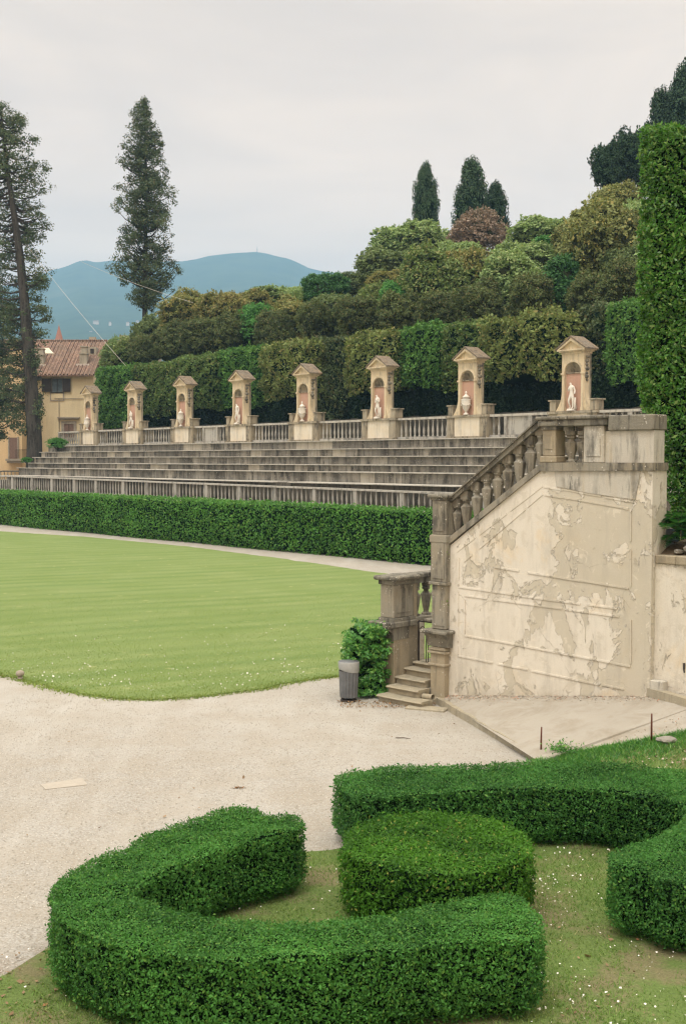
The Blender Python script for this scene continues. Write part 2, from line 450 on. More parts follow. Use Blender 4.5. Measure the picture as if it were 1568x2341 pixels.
class MB:
    def __init__(self):
        self.v = []; self.f = []; self.m = []

    def add(self, verts, faces, mi=0):
        b = len(self.v)
        self.v += [tuple(p) for p in verts]
        self.f += [tuple(b + i for i in q) for q in faces]
        self.m += [mi] * len(faces)

    def box(self, x0, x1, y0, y1, z0, z1, mi=0, bev=0.0):
        if bev > 0:
            b = bev
            ring = [(x0 + b, y0), (x1 - b, y0), (x1, y0 + b), (x1, y1 - b), (x1 - b, y1), (x0 + b, y1), (x0, y1 - b), (x0, y0 + b)]
            rin = [(x0 + b, y0 + b), (x1 - b, y0 + b), (x1 - b, y0 + b), (x1 - b, y1 - b), (x1 - b, y1 - b), (x0 + b, y1 - b), (x0 + b, y1 - b), (x0 + b, y0 + b)]
            V = [(*p, z0 + b) for p in ring] + [(*p, z1 - b) for p in ring] + [(*p, z1) for p in rin] + [(*p, z0) for p in rin]
            Fc = []
            for i in range(8):
                j = (i + 1) % 8
                Fc.append((i, j, 8 + j, 8 + i)); Fc.append((8 + i, 8 + j, 16 + j, 16 + i)); Fc.append((24 + i, 24 + j, j, i))
            Fc.append((16, 17, 19, 21)); Fc.append((31 - 7 + 0 + 0, 29, 27, 25))
            self.add(V, Fc, mi)
            return
        V = [(x0, y0, z0), (x1, y0, z0), (x1, y1, z0), (x0, y1, z0), (x0, y0, z1), (x1, y0, z1), (x1, y1, z1), (x0, y1, z1)]
        self.add(V, [(0, 3, 2, 1), (4, 5, 6, 7), (0, 1, 5, 4), (1, 2, 6, 5), (2, 3, 7, 6), (3, 0, 4, 7)], mi)

    def prism_xz(self, poly, y0, y1, mi=0):
        """polygon in the x-z plane extruded along y"""
        k = len(poly)
        V = [(p[0], y0, p[1]) for p in poly] + [(p[0], y1, p[1]) for p in poly]
        tris = tessellate_polygon([[Vector((p[0], p[1], 0)) for p in poly]])
        Fc = [tuple(t) for t in tris] + [tuple(k + i for i in reversed(t)) for t in tris]
        for i in range(k):
            j = (i + 1) % k
            Fc.append((i, k + i, k + j, j))
        self.add(V, Fc, mi)

    def prism_yz(self, poly, x0, x1, mi=0):
        k = len(poly)
        V = [(x0, p[0], p[1]) for p in poly] + [(x1, p[0], p[1]) for p in poly]
        tris = tessellate_polygon([[Vector((p[0], p[1], 0)) for p in poly]])
        Fc = [tuple(t) for t in tris] + [tuple(k + i for i in reversed(t)) for t in tris]
        for i in range(k):
            j = (i + 1) % k
            Fc.append((i, k + i, k + j, j))
        self.add(V, Fc, mi)

    def lathe(self, prof, cx=0, cy=0, z0=0, seg=12, mi=0, square=0.0):
        V = []
        for (r, z) in prof:
            for k in range(seg):
                a = 2 * math.pi * (k + .5) / seg
                q = r
                if square:
                    q = r * (1 + square * (1 / max(abs(math.cos(a)), abs(math.sin(a))) - 1))
                V.append((cx + q * math.cos(a), cy + q * math.sin(a), z0 + z))
        Fc = []
        for i in range(len(prof) - 1):
            for k in range(seg):
                j = (k + 1) % seg
                Fc.append((i * seg + k, i * seg + j, (i + 1) * seg + j, (i + 1) * seg + k))
        Fc.append(tuple(range(seg - 1, -1, -1)))
        Fc.append(tuple((len(prof) - 1) * seg + k for k in range(seg)))
        self.add(V, Fc, mi)

    def tube(self, pts, rad, seg=6, mi=0, cap=True):
        pts = [Vector(p) for p in pts]
        rad = rad if isinstance(rad, (list, tuple)) else [rad] * len(pts)
        V = []; up = Vector((0.13, .31, .94))
        for i, p in enumerate(pts):
            t = (pts[min(i + 1, len(pts) - 1)] - pts[max(i - 1, 0)]).normalized()
            s = t.cross(up)
            if s.length < 1e-3:
                s = t.cross(Vector((1, 0, 0)))
            s.normalize(); w = t.cross(s)
            for k in range(seg):
                a = 2 * math.pi * k / seg
                V.append(p + (s * math.cos(a) + w * math.sin(a)) * rad[i])
        Fc = []
        for i in range(len(pts) - 1):
            for k in range(seg):
                j = (k + 1) % seg
                Fc.append((i * seg + k, (i + 1) * seg + k, (i + 1) * seg + j, i * seg + j))
        if cap:
            Fc.append(tuple(range(seg))); Fc.append(tuple((len(pts) - 1) * seg + k for k in range(seg - 1, -1, -1)))
        self.add(V, Fc, mi)

    def build(self, name, mats, parent=None, smooth=False, loc=None, rot=0.0):
        me = bpy.data.meshes.new(name)
        me.from_pydata(self.v, [], self.f)
        if not isinstance(mats, (list, tuple)):
            mats = [mats]
        for m in mats:
            me.materials.append(m)
        if len(mats) > 1:
            me.polygons.foreach_set('material_index', self.m)
        if smooth:
            me.polygons.foreach_set('use_smooth', [True] * len(me.polygons))
        bm = bmesh.new(); bm.from_mesh(me)
        bmesh.ops.recalc_face_normals(bm, faces=bm.faces)
        bm.to_mesh(me); bm.free()
        me.update()
        return link(name, me, parent, loc, rot)


def link(name, me, parent=None, loc=None, rot=0.0):
    o = bpy.data.objects.new(name, me)
    COL.objects.link(o)
    if parent is not None:
        o.parent = parent
    if loc is not None:
        o.location = loc
    o.rotation_euler[2] = rot
    return o


def thing(name, label, cat, loc=(0, 0, 0), rot=0.0, group=None):
    o = bpy.data.objects.new(name, None); COL.objects.link(o)
    o.location = loc; o.rotation_euler[2] = rot
    o.empty_display_size = .3
    return tag(o, label, cat, group)


def tag(o, label, cat, group=None, kind=None):
    if label: o['label'] = label
    if cat: o['category'] = cat
    if group: o['group'] = group
    if kind: o['kind'] = kind
    return o


def structure(o, label=None):
    o['kind'] = 'structure'
    if label: o['label'] = label
    return o


def copy_tree(o, parent=None):
    c = o.copy(); COL.objects.link(c); c.parent = parent
    for ch in list(o.children):
        copy_tree(ch, c)
    return c


def raw_mesh(name, V, quads_per, mats, mi=None):
    """V: (n*k,3) array, consecutive k vertices make one face"""
    me = bpy.data.meshes.new(name)
    nv = len(V); k = quads_per; nf = nv // k
    me.vertices.add(nv); me.vertices.foreach_set('co', V.astype(np.float32).ravel())
    me.loops.add(nv); me.loops.foreach_set('vertex_index', np.arange(nv, dtype=np.int32))
    me.polygons.add(nf); me.polygons.foreach_set('loop_start', np.arange(0, nv, k, dtype=np.int32))
    for m in mats:
        me.materials.append(m)
    if mi is not None:
        me.polygons.foreach_set('material_index', mi.astype(np.int32))
    me.update(calc_edges=True)
    return me


def join_raw(name, leafV, body, mats):
    """leaf quads (material 0) and a solid body (verts, faces; material 1) in one mesh"""
    me = bpy.data.meshes.new(name)
    bv, bf = body
    nl = len(leafV)
    nbv = len(bv)
    V = np.concatenate([leafV, np.array(bv, dtype=float).reshape(-1, 3)]) if nbv else leafV
    starts = list(range(0, nl, 4)); loops = list(range(nl)); mi = [0] * len(starts)
    pos = nl
    for fc in bf:
        starts.append(pos); loops += [nl + i for i in fc]; pos += len(fc); mi.append(1)
    me.vertices.add(len(V)); me.vertices.foreach_set('co', V.astype(np.float32).ravel())
    me.loops.add(len(loops)); me.loops.foreach_set('vertex_index', np.array(loops, dtype=np.int32))
    me.polygons.add(len(starts)); me.polygons.foreach_set('loop_start', np.array(starts, dtype=np.int32))
    for m in mats:
        me.materials.append(m)
    me.polygons.foreach_set('material_index', np.array(mi, dtype=np.int32))
    me.update(calc_edges=True)
    return me


def pn(P, scale, seed=0, octv=3):
    """cheap smooth noise in about -1..1"""
    rg = np.random.default_rng(1000 + seed)
    out = np.zeros(len(P)); amp = 1.0; tot = 0
    for o in range(octv):
        acc = np.zeros(len(P))
        for k in range(5):
            d = rg.normal(size=3); d /= np.linalg.norm(d)
            acc += np.sin(P @ d * (2 * math.pi / scale) * (.7 + .6 * rg.random()) + rg.random() * 6.28)
        out += amp * acc / 2.6; tot += amp
        amp *= .5; scale *= .5
    return out / tot


def leaves(P, Nn, size, rg, spread=.6, aspect=.55, var=.35, up=0.0):
    k = len(P)
    n = Nn + spread * rg.normal(size=(k, 3)) + np.array([0, 0, up])
    n /= np.linalg.norm(n, axis=1)[:, None] + 1e-9
    t = rg.normal(size=(k, 3)); t -= (t * n).sum(1)[:, None] * n
    t /= np.linalg.norm(t, axis=1)[:, None] + 1e-9
    b = np.cross(n, t)
    L = np.clip(size * (1 + var * rg.normal(size=k)), np.asarray(size) * .35, np.asarray(size) * 2)[:, None]
    W = L * aspect
    V = np.empty((k, 4, 3))
    V[:, 0] = P - t * L * .5
    V[:, 1] = P + b * W * .5 - n * L * .08
    V[:, 2] = P + t * L * .5
    V[:, 3] = P - b * W * .5 - n * L * .08
    return V.reshape(-1, 3)


def tri_sample(V, T, density, rg, extra=None):
    V = np.asarray(V, float); T = np.asarray(T)
    A, B, Cc = V[T[:, 0]], V[T[:, 1]], V[T[:, 2]]
    cr = np.cross(B - A, Cc - A); ar = np.linalg.norm(cr, axis=1) / 2
    keep = ar > 1e-9
    A, B, Cc, cr, ar = A[keep], B[keep], Cc[keep], cr[keep], ar[keep]
    nn = int(ar.sum() * density)
    idx = rg.choice(len(ar), size=nn, p=ar / ar.sum())
    u = rg.random(nn); v = rg.random(nn); s = u + v > 1
    u[s] = 1 - u[s]; v[s] = 1 - v[s]
    P = A[idx] + (B - A)[idx] * u[:, None] + (Cc - A)[idx] * v[:, None]
    nm = cr[idx] / (2 * ar[idx])[:, None]
    return P, nm


def resample(poly, step, smooth=1):
    P = np.array([(p[0], p[1]) for p in poly], float)
    Q = np.vstack([P, P[:1]])
    seg = np.linalg.norm(np.diff(Q, axis=0), axis=1); cum = np.concatenate([[0], np.cumsum(seg)])
    k = max(8, int(cum[-1] / step))
    t = np.linspace(0, cum[-1], k, endpoint=False)
    R = np.stack([np.interp(t, cum, Q[:, 0]), np.interp(t, cum, Q[:, 1])], 1)
    for _ in range(smooth):
        R = .5 * R + .25 * (np.roll(R, 1, 0) + np.roll(R, -1, 0))
    # counter-clockwise
    ar = np.sum(R[:, 0] * np.roll(R[:, 1], -1) - np.roll(R[:, 0], -1) * R[:, 1])
    return R if ar > 0 else R[::-1].copy()


def inset(R, d):
    t = np.roll(R, -1, 0) - np.roll(R, 1, 0)
    t /= np.linalg.norm(t, axis=1)[:, None] + 1e-9
    n = np.stack([-t[:, 1], t[:, 0]], 1)       # inward for ccw
    return R + n * d


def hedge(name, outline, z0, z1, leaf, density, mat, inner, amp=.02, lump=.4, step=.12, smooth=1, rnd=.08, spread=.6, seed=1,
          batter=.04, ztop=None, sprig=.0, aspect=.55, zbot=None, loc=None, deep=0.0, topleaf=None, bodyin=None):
    """a clipped hedge: a core coloured near black as shade between leaves, under a shell of leaf-sized faces"""
    rg = np.random.default_rng(seed)
    R = resample(outline, step, smooth)
    k = len(R)
    c0 = np.array([R[:, 0].mean(), R[:, 1].mean()])
    zt = (lambda P: np.full(len(P), z1)) if ztop is None else ztop
    zb = (lambda P: np.full(len(P), z0)) if zbot is None else zbot
    rings = []
    for (ins, hz) in ((batter, 0.0), (0, .25), (0, 1 - rnd / (z1 - z0)), (rnd * .35, 1 - rnd * .35 / (z1 - z0)), (rnd, 1.0)):
        Q = inset(R, ins)
        zz = zb(Q) + (zt(Q) - zb(Q)) * hz
        rings.append(np.column_stack([Q, zz]))
    V = np.concatenate(rings)
    T = []
    for i in range(4):
        for j in range(k):
            j2 = (j + 1) % k
            T += [(i * k + j, i * k + j2, (i + 1) * k + j2), (i * k + j, (i + 1) * k + j2, (i + 1) * k + j)]
    tt = tessellate_polygon([[Vector((p[0], p[1], 0)) for p in rings[4]]])
    for t in tt:
        a, b, c = [rings[4][i] for i in t]
        cr = (b[0] - a[0]) * (c[1] - a[1]) - (b[1] - a[1]) * (c[0] - a[0])
        t = tuple(t) if cr > 0 else tuple(reversed(t))
        T.append(tuple(4 * k + i for i in t))
    P, nm = tri_sample(V, T, density, rg)
    ntop = nm[:, 2] > .8
    if deep:                       # thinner, deeper and larger-leaved on the flanks than on the sheared top
        keep = ntop | (rg.random(len(P)) < .64)
        P, nm, ntop = P[keep], nm[keep], ntop[keep]
    nz = pn(P, lump, seed)
    off = amp * nz + rg.normal(size=len(P)) * leaf * .35
    if deep:
        hole = np.clip(pn(P, .16, seed + 3, 2), 0, 1)
        off = np.where(ntop, off, off - deep * (rg.random(len(P)) ** 2) - deep * .9 * hole)
    P = P + nm * off[:, None]
    sz = leaf if topleaf is None else np.where(ntop, topleaf, leaf)
    LV = leaves(P, nm, sz, rg, spread, aspect)
    if sprig:
        kk = rg.random(len(P)) < .10
        Q = P[kk] + nm[kk] * (rg.random(kk.sum()) ** 2 * sprig)[:, None]
        side = np.cross(nm[kk], rg.normal(size=(kk.sum(), 3)))
        LV = np.concatenate([LV, leaves(Q, side, leaf * 1.05, rg, .3, .45)])
    # body
    sh = bodyin if bodyin else max(leaf * .55, amp * .9)
    Bv = []
    Bv_r = []
    for (ins, hz) in ((batter + sh, 0.02), (sh, .25), (sh * .7, 1 - (rnd + sh) / (z1 - z0)), (rnd + sh * .7, 1 - min(sh, max(.04, leaf)) / (z1 - z0))):
        Q = inset(R, ins)
        zz = zb(Q) + (zt(Q) - zb(Q)) * hz
        Bv_r.append(np.column_stack([Q, zz]))
    BV = np.concatenate(Bv_r)
    BF = []
    for i in range(3):
        for j in range(k):
            j2 = (j + 1) % k
            BF.append((i * k + j, i * k + j2, (i + 1) * k + j2, (i + 1) * k + j))
    for t in tessellate_polygon([[Vector((p[0], p[1], 0)) for p in Bv_r[3]]]):
        BF.append(tuple(3 * k + i for i in t))
    for t in tessellate_polygon([[Vector((p[0], p[1], 0)) for p in Bv_r[0]]]):
        BF.append(tuple(i for i in reversed(t)))
    org = np.array([c0[0], c0[1], z0])
    me = join_raw(name, LV - org, (BV - org, BF), [mat, inner])
    return link(name, me, None, tuple(org))


# ------------------------------------------------------------------ world, sun, camera
SUN_EL, SUN_AZ = math.radians(64), math.radians(205)   # azimuth from +Y clockwise: behind and to the left of the camera
w = bpy.data.worlds.new("World"); SC.world = w; w.use_nodes = True
nt = w.node_tree
for nd in list(nt.nodes):
    nt.nodes.remove(nd)
n = N(nt)
sky = n('ShaderNodeTexSky', sky_type='NISHITA', sun_disc=False, sun_elevation=SUN_EL, sun_rotation=SUN_AZ, dust_density=4.0)
tc = n('ShaderNodeTexCoord').outputs['Generated']
sp = n('ShaderNodeSeparateXYZ', inp={0: tc}).outputs
stretch = n.mapping(tc, (1.2, 1.2, 4.2))
cl = n.noise(stretch, 2.1, 6, .55, .6)
cl2 = n.noise(n.mapping(tc, (1, 1, 6.5), (3, 1, 2)), 2.3, 5, .5, .4)
lo, hi = (6.95, 6.35, 5.6), (8.3, 7.5, 6.4)
cc = n.mix(n.ramp(cl, .36, .62), lo, hi)
cc = n.mix(n.ramp(cl2, .48, .66, 0, .6), cc, (6.35, 5.8, 5.25))
zen = n.ramp(sp[2], .36, .85, 1.0, 3.1)
hzn = n.mix(n.ramp(sp[2], .05, .24), (1.72, 1.30, 1.04), (1.44, 1.17, .99))
hzn = n.mix(n.ramp(sp[2], .24, .55), hzn, (1.05, 1.0, .94))
cc = n.mix(1.0, cc, hzn, 'MULTIPLY')
cc = n.mix(1.0, cc, n('ShaderNodeCombineColor', inp={0: zen, 1: zen, 2: zen}).outputs[0], 'MULTIPLY')
allc = n.mix(.97, sky.outputs[0], cc)
bg = n('ShaderNodeBackground', inp={'Color': allc, 'Strength': .1})
wo = nt.nodes.new('ShaderNodeOutputWorld'); nt.links.new(bg.outputs[0], wo.inputs[0])

sd = bpy.data.lights.new('sun', 'SUN'); sd.energy = 1.7; sd.angle = math.radians(22); sd.color = (1.0, .96, .90)
so = bpy.data.objects.new('sun', sd); COL.objects.link(so)
dirv = Vector((math.sin(SUN_AZ) * math.cos(SUN_EL), math.cos(SUN_AZ) * math.cos(SUN_EL), math.sin(SUN_EL)))
so.rotation_euler = dirv.to_track_quat('Z', 'Y').to_euler()
so.location = (-30, -40, 60)

cd = bpy.data.cameras.new('camera'); co = bpy.data.objects.new('camera', cd); COL.objects.link(co)
co.location = tuple(CAM); co.rotation_euler = (math.pi / 2 - PITCH, 0, 0)
cd.sensor_fit = 'VERTICAL'; cd.sensor_height = 36; cd.sensor_width = 24
cd.lens = F / 2341 * 36
cd.clip_end = 20000; cd.clip_start = .1
SC.camera = co
SC.view_settings.view_transform = 'Standard'; SC.view_settings.look = 'None'
SC.view_settings.gamma = 1; SC.view_settings.exposure = 0.24
SC.render.engine = 'CYCLES'
SC.cycles.use_denoising = True
SC.cycles.filter_width = 1.3
SC.cycles.max_bounces = 6; SC.cycles.diffuse_bounces = 3; SC.cycles.glossy_bounces = 2
SC.cycles.transmission_bounces = 3; SC.cycles.volume_bounces = 1
SC.cycles.caustics_reflective = False; SC.cycles.caustics_refractive = False

# ------------------------------------------------------------------ the ground


def sheet(name, pts, z, mat, drop=0.0):
    """flat sheet of ground from a polygon of (x,y)"""
    V = [(p[0], p[1], z) for p in pts]
    T = tessellate_polygon([[Vector((p[0], p[1], 0)) for p in pts]])
    me = bpy.data.meshes.new(name)
    fs = []
    for t in T:
        a, b, c = [pts[i] for i in t]
        cr = (b[0] - a[0]) * (c[1] - a[1]) - (b[1] - a[1]) * (c[0] - a[0])
        fs.append(tuple(t) if cr > 0 else tuple(reversed(t)))
    me.from_pydata(V, [], fs); me.materials.append(mat); me.update()
    return link(name, me)


def gp(lst, z=0.0):
    return [tuple(G(x, y, z)[:2]) for x, y in lst]


def wobble(pts, step, amp, seed, closed=True):
    R = resample(pts, step, 0)
    P3 = np.column_stack([R, np.zeros(len(R))])
    R = R + np.stack([pn(P3, step * 5, seed), pn(P3, step * 5, seed + 9)], 1) * amp
    return [tuple(p) for p in R]


gr = sheet('gravel_ground', [(-700, -60), (700, -60), (700, 1300), (-700, 1300)], 0.0, M['gravel'])
structure(gr)

lawn_px = [(-500, 1187), (-200, 1200), (0, 1215), (200, 1228), (430, 1250), (640, 1277), (857, 1309), (985, 1326), (1110, 1345), (1130, 1380), (1060, 1470), (960, 1520), (870, 1538),
           (770, 1546), (700, 1556), (640, 1566), (600, 1576), (540, 1583), (450, 1594), (370, 1600), (290, 1598), (200, 1590), (120, 1575), (60, 1557), (0, 1541), (-120, 1510), (-500, 1450)]
lawn_poly = wobble(gp(lawn_px), .30, .10, 3)
structure(sheet('lawn', lawn_poly, .02, M['lawn']))


def in_poly(P, poly):
    x, y = P[:, 0], P[:, 1]; ins = np.zeros(len(P), bool)
    k = len(poly)
    for i in range(k):
        x1, y1 = poly[i]; x2, y2 = poly[(i + 1) % k]
        c = ((y1 > y) != (y2 > y)) & (x < (x2 - x1) * (y - y1) / (y2 - y1 + 1e-12) + x1)
        ins ^= c
    return ins


rg = np.random.default_rng(5)


def blades(P, h, wd, rg, lean=.5):
    k = len(P)
    a = rg.random(k) * 6.283
    d = np.stack([np.cos(a), np.sin(a), np.zeros(k)], 1)
    hh = h * (.5 + rg.random(k))[:, None]
    ln = rg.normal(size=(k, 3)) * lean; ln[:, 2] = 1
    tip = P + ln * hh
    V = np.empty((k, 3, 3)); V[:, 0] = P - d * wd / 2; V[:, 1] = P + d * wd / 2; V[:, 2] = tip
    return V.reshape(-1, 3)


# lawn blades where the turf is close enough to read as grass (denser towards the near edge)
k = 70000
yq = 24 + 20 * rg.random(k) ** 2.6
Q = np.column_stack([rg.uniform(-.34, .14, k) * yq, yq])
lp_near = np.array(lawn_poly)
Q = Q[in_poly(Q, lawn_poly)]
Q3 = np.column_stack([Q, np.full(len(Q), .015)])
lpe = np.array(lawn_poly); lpe = lpe[lpe[:, 1] < 30]
fringe = lpe[rg.integers(0, len(lpe), 9000)] + rg.normal(size=(9000, 2)) * np.array([.16, .10])
fringe = np.column_stack([fringe, np.full(9000, .004)])
o = link('grass', raw_mesh('grass', np.concatenate([blades(Q3, .022, .02, rg), blades(fringe, .032, .03, rg, .9)]), 3, [M['lawn_blade']]))
tag(o, 'short mown grass blades covering the near part of the lawn', 'grass', kind='stuff')
# white clover flowers along the near edge
edge = np.array([p for p in resample(gp([(0, 1541), (60, 1557), (120, 1575), (200, 1590), (290, 1598), (370, 1600), (450, 1594), (540, 1583), (600, 1576), (640, 1566), (700, 1556), (770, 1546), (776, 1540), (600, 1560), (370, 1585), (120, 1560), (0, 1530)]), .1, 0)])
ii = rg.integers(0, len(edge), 380)
E = edge[ii] + np.stack([rg.normal(size=380) * .8, np.abs(rg.normal(size=380)) * 2.0], 1)
E2 = np.column_stack([rg.uniform(-9, 3, 200), rg.uniform(25, 36, 200)])
E = np.concatenate([E, E2])
E = E[in_poly(E, lawn_poly)]
P = np.column_stack([E, np.full(len(E), .06)])
o = link('clover_flowers', raw_mesh('clover_flowers', leaves(P, np.tile([0, 0, 1.0], (len(P), 1)), .032, rg, .5, .9), 4, [M['petal']]))
tag(o, 'tiny white clover flowers speckling the edge of the lawn', 'flowers', kind='stuff')

# the sloping path below the stair wall, with its kerb
K0 = G(1000, 1607); K1 = G(1231, 1741)
ru = np.array([K1[0] - K0[0], K1[1] - K0[1]]); ru /= np.linalg.norm(ru)
rd = np.array([-ru[1], ru[0]])
if rd[0] < 0: rd = -rd


def path_z(x, y):
    t = (x - K0[0]) * rd[0] + (y - K0[1]) * rd[1]
    return .12 + max(0, t) * .27


def on_path(px, py):
    """pixel -> point on the sloping path"""
    z = .3
    for _ in range(30):
        p = G(px, py, z); z = .5 * z + .5 * path_z(p[0], p[1])
    return G(px, py, z)


pb = [K0[:2], WA.w(0.0, .3)[:2]]
far = [np.array(on_path(x, y)) for x, y in ((1060, 1595), (1480, 1580), (1568, 1572))]
grass_edge_px = [(1231, 1741), (1290, 1727), (1350, 1715), (1420, 1702), (1490, 1690), (1568, 1672), (1700, 1645)]
ge = [on_path(x, y) for x, y in grass_edge_px]
poly = [(K0[0], K0[1])] + [(WA.w(s, .35)[0], WA.w(s, .35)[1]) for s in (0, 1.5, 3, 4.6, 6.5, 9, 12)] + [(p[0], p[1]) for p in reversed(ge)]
V = [(x, y, path_z(x, y)) for x, y in poly]
me = bpy.data.meshes.new('path'); me.from_pydata(V, [], [tuple(t) for t in tessellate_polygon([[Vector((p[0], p[1], 0)) for p in poly]])])
me.materials.append(M['path']); me.update()
structure(link('path', me))


def path_bar(name, A, B, wd, h, mat, label, cat, seed, off=0.0, zf=path_z, up=.03):
    """kerb stone strip following the ground"""
    A = np.array(A[:2]); B = np.array(B[:2]); L = np.linalg.norm(B - A); d = (B - A) / L; nn = np.array([-d[1], d[0]])
    k = max(3, int(L / .25)); mb = MB(); V = []
    rr = random.Random(seed)
    for i in range(k + 1):
        p = A + d * L * i / k
        j = rr.uniform(-.012, .012)
        z = zf(*p) + up + rr.uniform(-.008, .008)
        a0 = p - nn * (wd / 2 + j); a1 = p + nn * (wd / 2 + j)
        V += [(*a0, z - h), (*(p - nn * (wd / 2 + j - .012)), z), (*(p + nn * (wd / 2 + j - .012)), z), (*a1, z - h)]
    Fc = []
    for i in range(k):
        for q in range(3):
            Fc.append((i * 4 + q, i * 4 + q + 1, i * 4 + 5 + q, i * 4 + 4 + q))
    Fc += [(0, 1, 2, 3), (k * 4 + 3, k * 4 + 2, k * 4 + 1, k * 4)]
    mb.add(V, Fc)
    o = mb.build(name, mat)
    return tag(o, label, cat)


path_bar('kerb', K0[:2] + ru * -.25, K1, .16, .25, M['stone_step'], 'long worn stone kerb edging the sloping path from the stair foot', 'kerb', 3, up=.02)
kb0 = WA.w(4.9, -.02); kb = on_path(1482, 1588); kc = on_path(1640, 1632)
path_bar('kerb', kb, kc, .18, .35, M['stone_step'], 'short raised stone kerb at the foot of the low wall by the right edge', 'kerb', 5, up=.13)

# grit and broken plaster on the path and along the wall foot
kg = 5200
sg = rg.uniform(-.1, 7.0, kg); dg = -np.abs(rg.normal(size=kg)) * .16 + .0
wide = rg.random(kg) < .35; dg[wide] = -rg.uniform(0, 3.2, wide.sum())
pg = np.array([WA.w(a_, b_)[:2] for a_, b_ in zip(sg, dg)])
tq = (pg[:, 0] - K0[0]) * rd[0] + (pg[:, 1] - K0[1]) * rd[1]
pg = pg[tq > .05]
P = np.column_stack([pg, [path_z(x, y) + .006 for x, y in pg]])
mg, ntg = newmat('grit'); ng = N(ntg)
rgi = ng('ShaderNodeNewGeometry').outputs['Random Per Island']
cg = ng.mix(rgi, (.26, .21, .15), (.55, .49, .40)); cg = ng.mix(ng.ramp(rgi, .9, .91), cg, (.42, .20, .12))
ng.out(ng.principled(cg, .95))
o = link('grit', raw_mesh('grit', leaves(P, np.tile([0, 0, 1.0], (len(P), 1)), .035, rg, .5, .8), 4, [mg]))
tag(o, 'grit and crumbs of plaster and brick scattered on the sloping path along the wall foot', 'grit', kind='stuff')

# parterre turf: a sheet a little above the gravel, rising beside the path
bed_px = [(-300, 2400), (-120, 2295), (0, 2238), (60, 2200), (130, 2155), (300, 2030), (520, 1960), (640, 1950), (700, 1948), (775, 1944), (850, 1900), (1000, 1850), (1180, 1790), (1228, 1746)]
front = [tuple(G(x, y)[:2]) for x, y in bed_px]
back = [(p[0], p[1]) for p in ge]
bedpoly = front + back[1:] + [(12, 15), (12, 2), (-12, 2)]


def bed_z(x, y):
    # rises towards the path bank on the right
    t = (x - K0[0]) * rd[0] + (y - K0[1]) * rd[1]
    q = (y - 15.6) / 3.2
    q = min(1, max(0, q)); q = q * q * (3 - 2 * q)
    return .008 + max(0, (.12 + max(0, t) * .27)) * q if x > 2.5 else .008 + (.12 * q * min(1, max(0, (x - 1.5))))


xs = np.arange(-12, 12.01, .25); ys = np.arange(2, 24, .25)
bp = resample(bedpoly, .25, 0)
# dense grid cut to the polygon
bm = bmesh.new()
grid = {}
for i, x in enumerate(xs):
    for j, y in enumerate(ys):
        grid[i, j] = (x, y)
cells = []
cx = np.array([((xs[i] + xs[i + 1]) / 2, (ys[j] + ys[j + 1]) / 2) for i in range(len(xs) - 1) for j in range(len(ys) - 1)])
V = []; Fc = []
pl = [tuple(p) for p in bp]
tess = tessellate_polygon([[Vector((p[0], p[1], 0)) for p in pl]])
bmx = bmesh.new()
vs = [bmx.verts.new((p[0], p[1], 0)) for p in pl]
for t in tess:
    try:
        bmx.faces.new([vs[i] for i in t])
    except ValueError:
        pass
for _ in range(4):
    long = [e for e in bmx.edges if e.calc_length() > .7]
    if long:
        bmesh.ops.subdivide_edges(bmx, edges=long, cuts=1, use_grid_fill=False)
        bmesh.ops.triangulate(bmx, faces=bmx.faces[:])
for v in bmx.verts:
    v.co.z = bed_z(v.co.x, v.co.y)
bmesh.ops.recalc_face_normals(bmx, faces=bmx.faces[:])
me = bpy.data.meshes.new('turf_ground'); bmx.to_mesh(me); bmx.free(); me.materials.append(M['bed'])
structure(link('turf_ground', me))

# ------------------------------------------------------------------ foreground hedges
HZ = .82
# (outlines traced on the level top of each hedge)
c_left = [(597, 1847), (605, 1860), (665, 1858), (695, 1868), (702, 1888), (650, 1904), (575, 1920), (500, 1946), (400, 1979), (350, 2004), (318, 2025), (312, 2042), (325, 2056), (370, 2069), (425, 2083), (480, 2096), (525, 2100),
          (620, 2103), (725, 2103), (801, 2096), (895, 2085), (978, 2066), (1088, 2049), (1150, 2041), (1185, 2044), (1213, 2057), (1218, 2078), (1236, 2096), (1243, 2120), (1240, 2140), (1199, 2147), (1088, 2150), (978, 2160), (867, 2174), (784, 2178),
          (701, 2184), (650, 2190), (575, 2195), (500, 2195), (425, 2190), (350, 2180), (285, 2165), (225, 2148), (165, 2120), (124, 2092), (112, 2060), (116, 2030), (130, 2003), (200, 1965), (240, 1945), (290, 1937), (320, 1905), (410, 1878), (450, 1866), (490, 1849), (555, 1839)]
P = [tuple(G(x, y, HZ)[:2]) for x, y in c_left]
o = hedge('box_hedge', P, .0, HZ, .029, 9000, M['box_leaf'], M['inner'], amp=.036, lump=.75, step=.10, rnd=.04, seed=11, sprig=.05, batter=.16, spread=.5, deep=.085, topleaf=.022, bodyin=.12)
tag(o, 'low clipped box hedge curling in an open ring on the left, round the oval topiary', 'hedge', 'curved box hedges of the parterre')

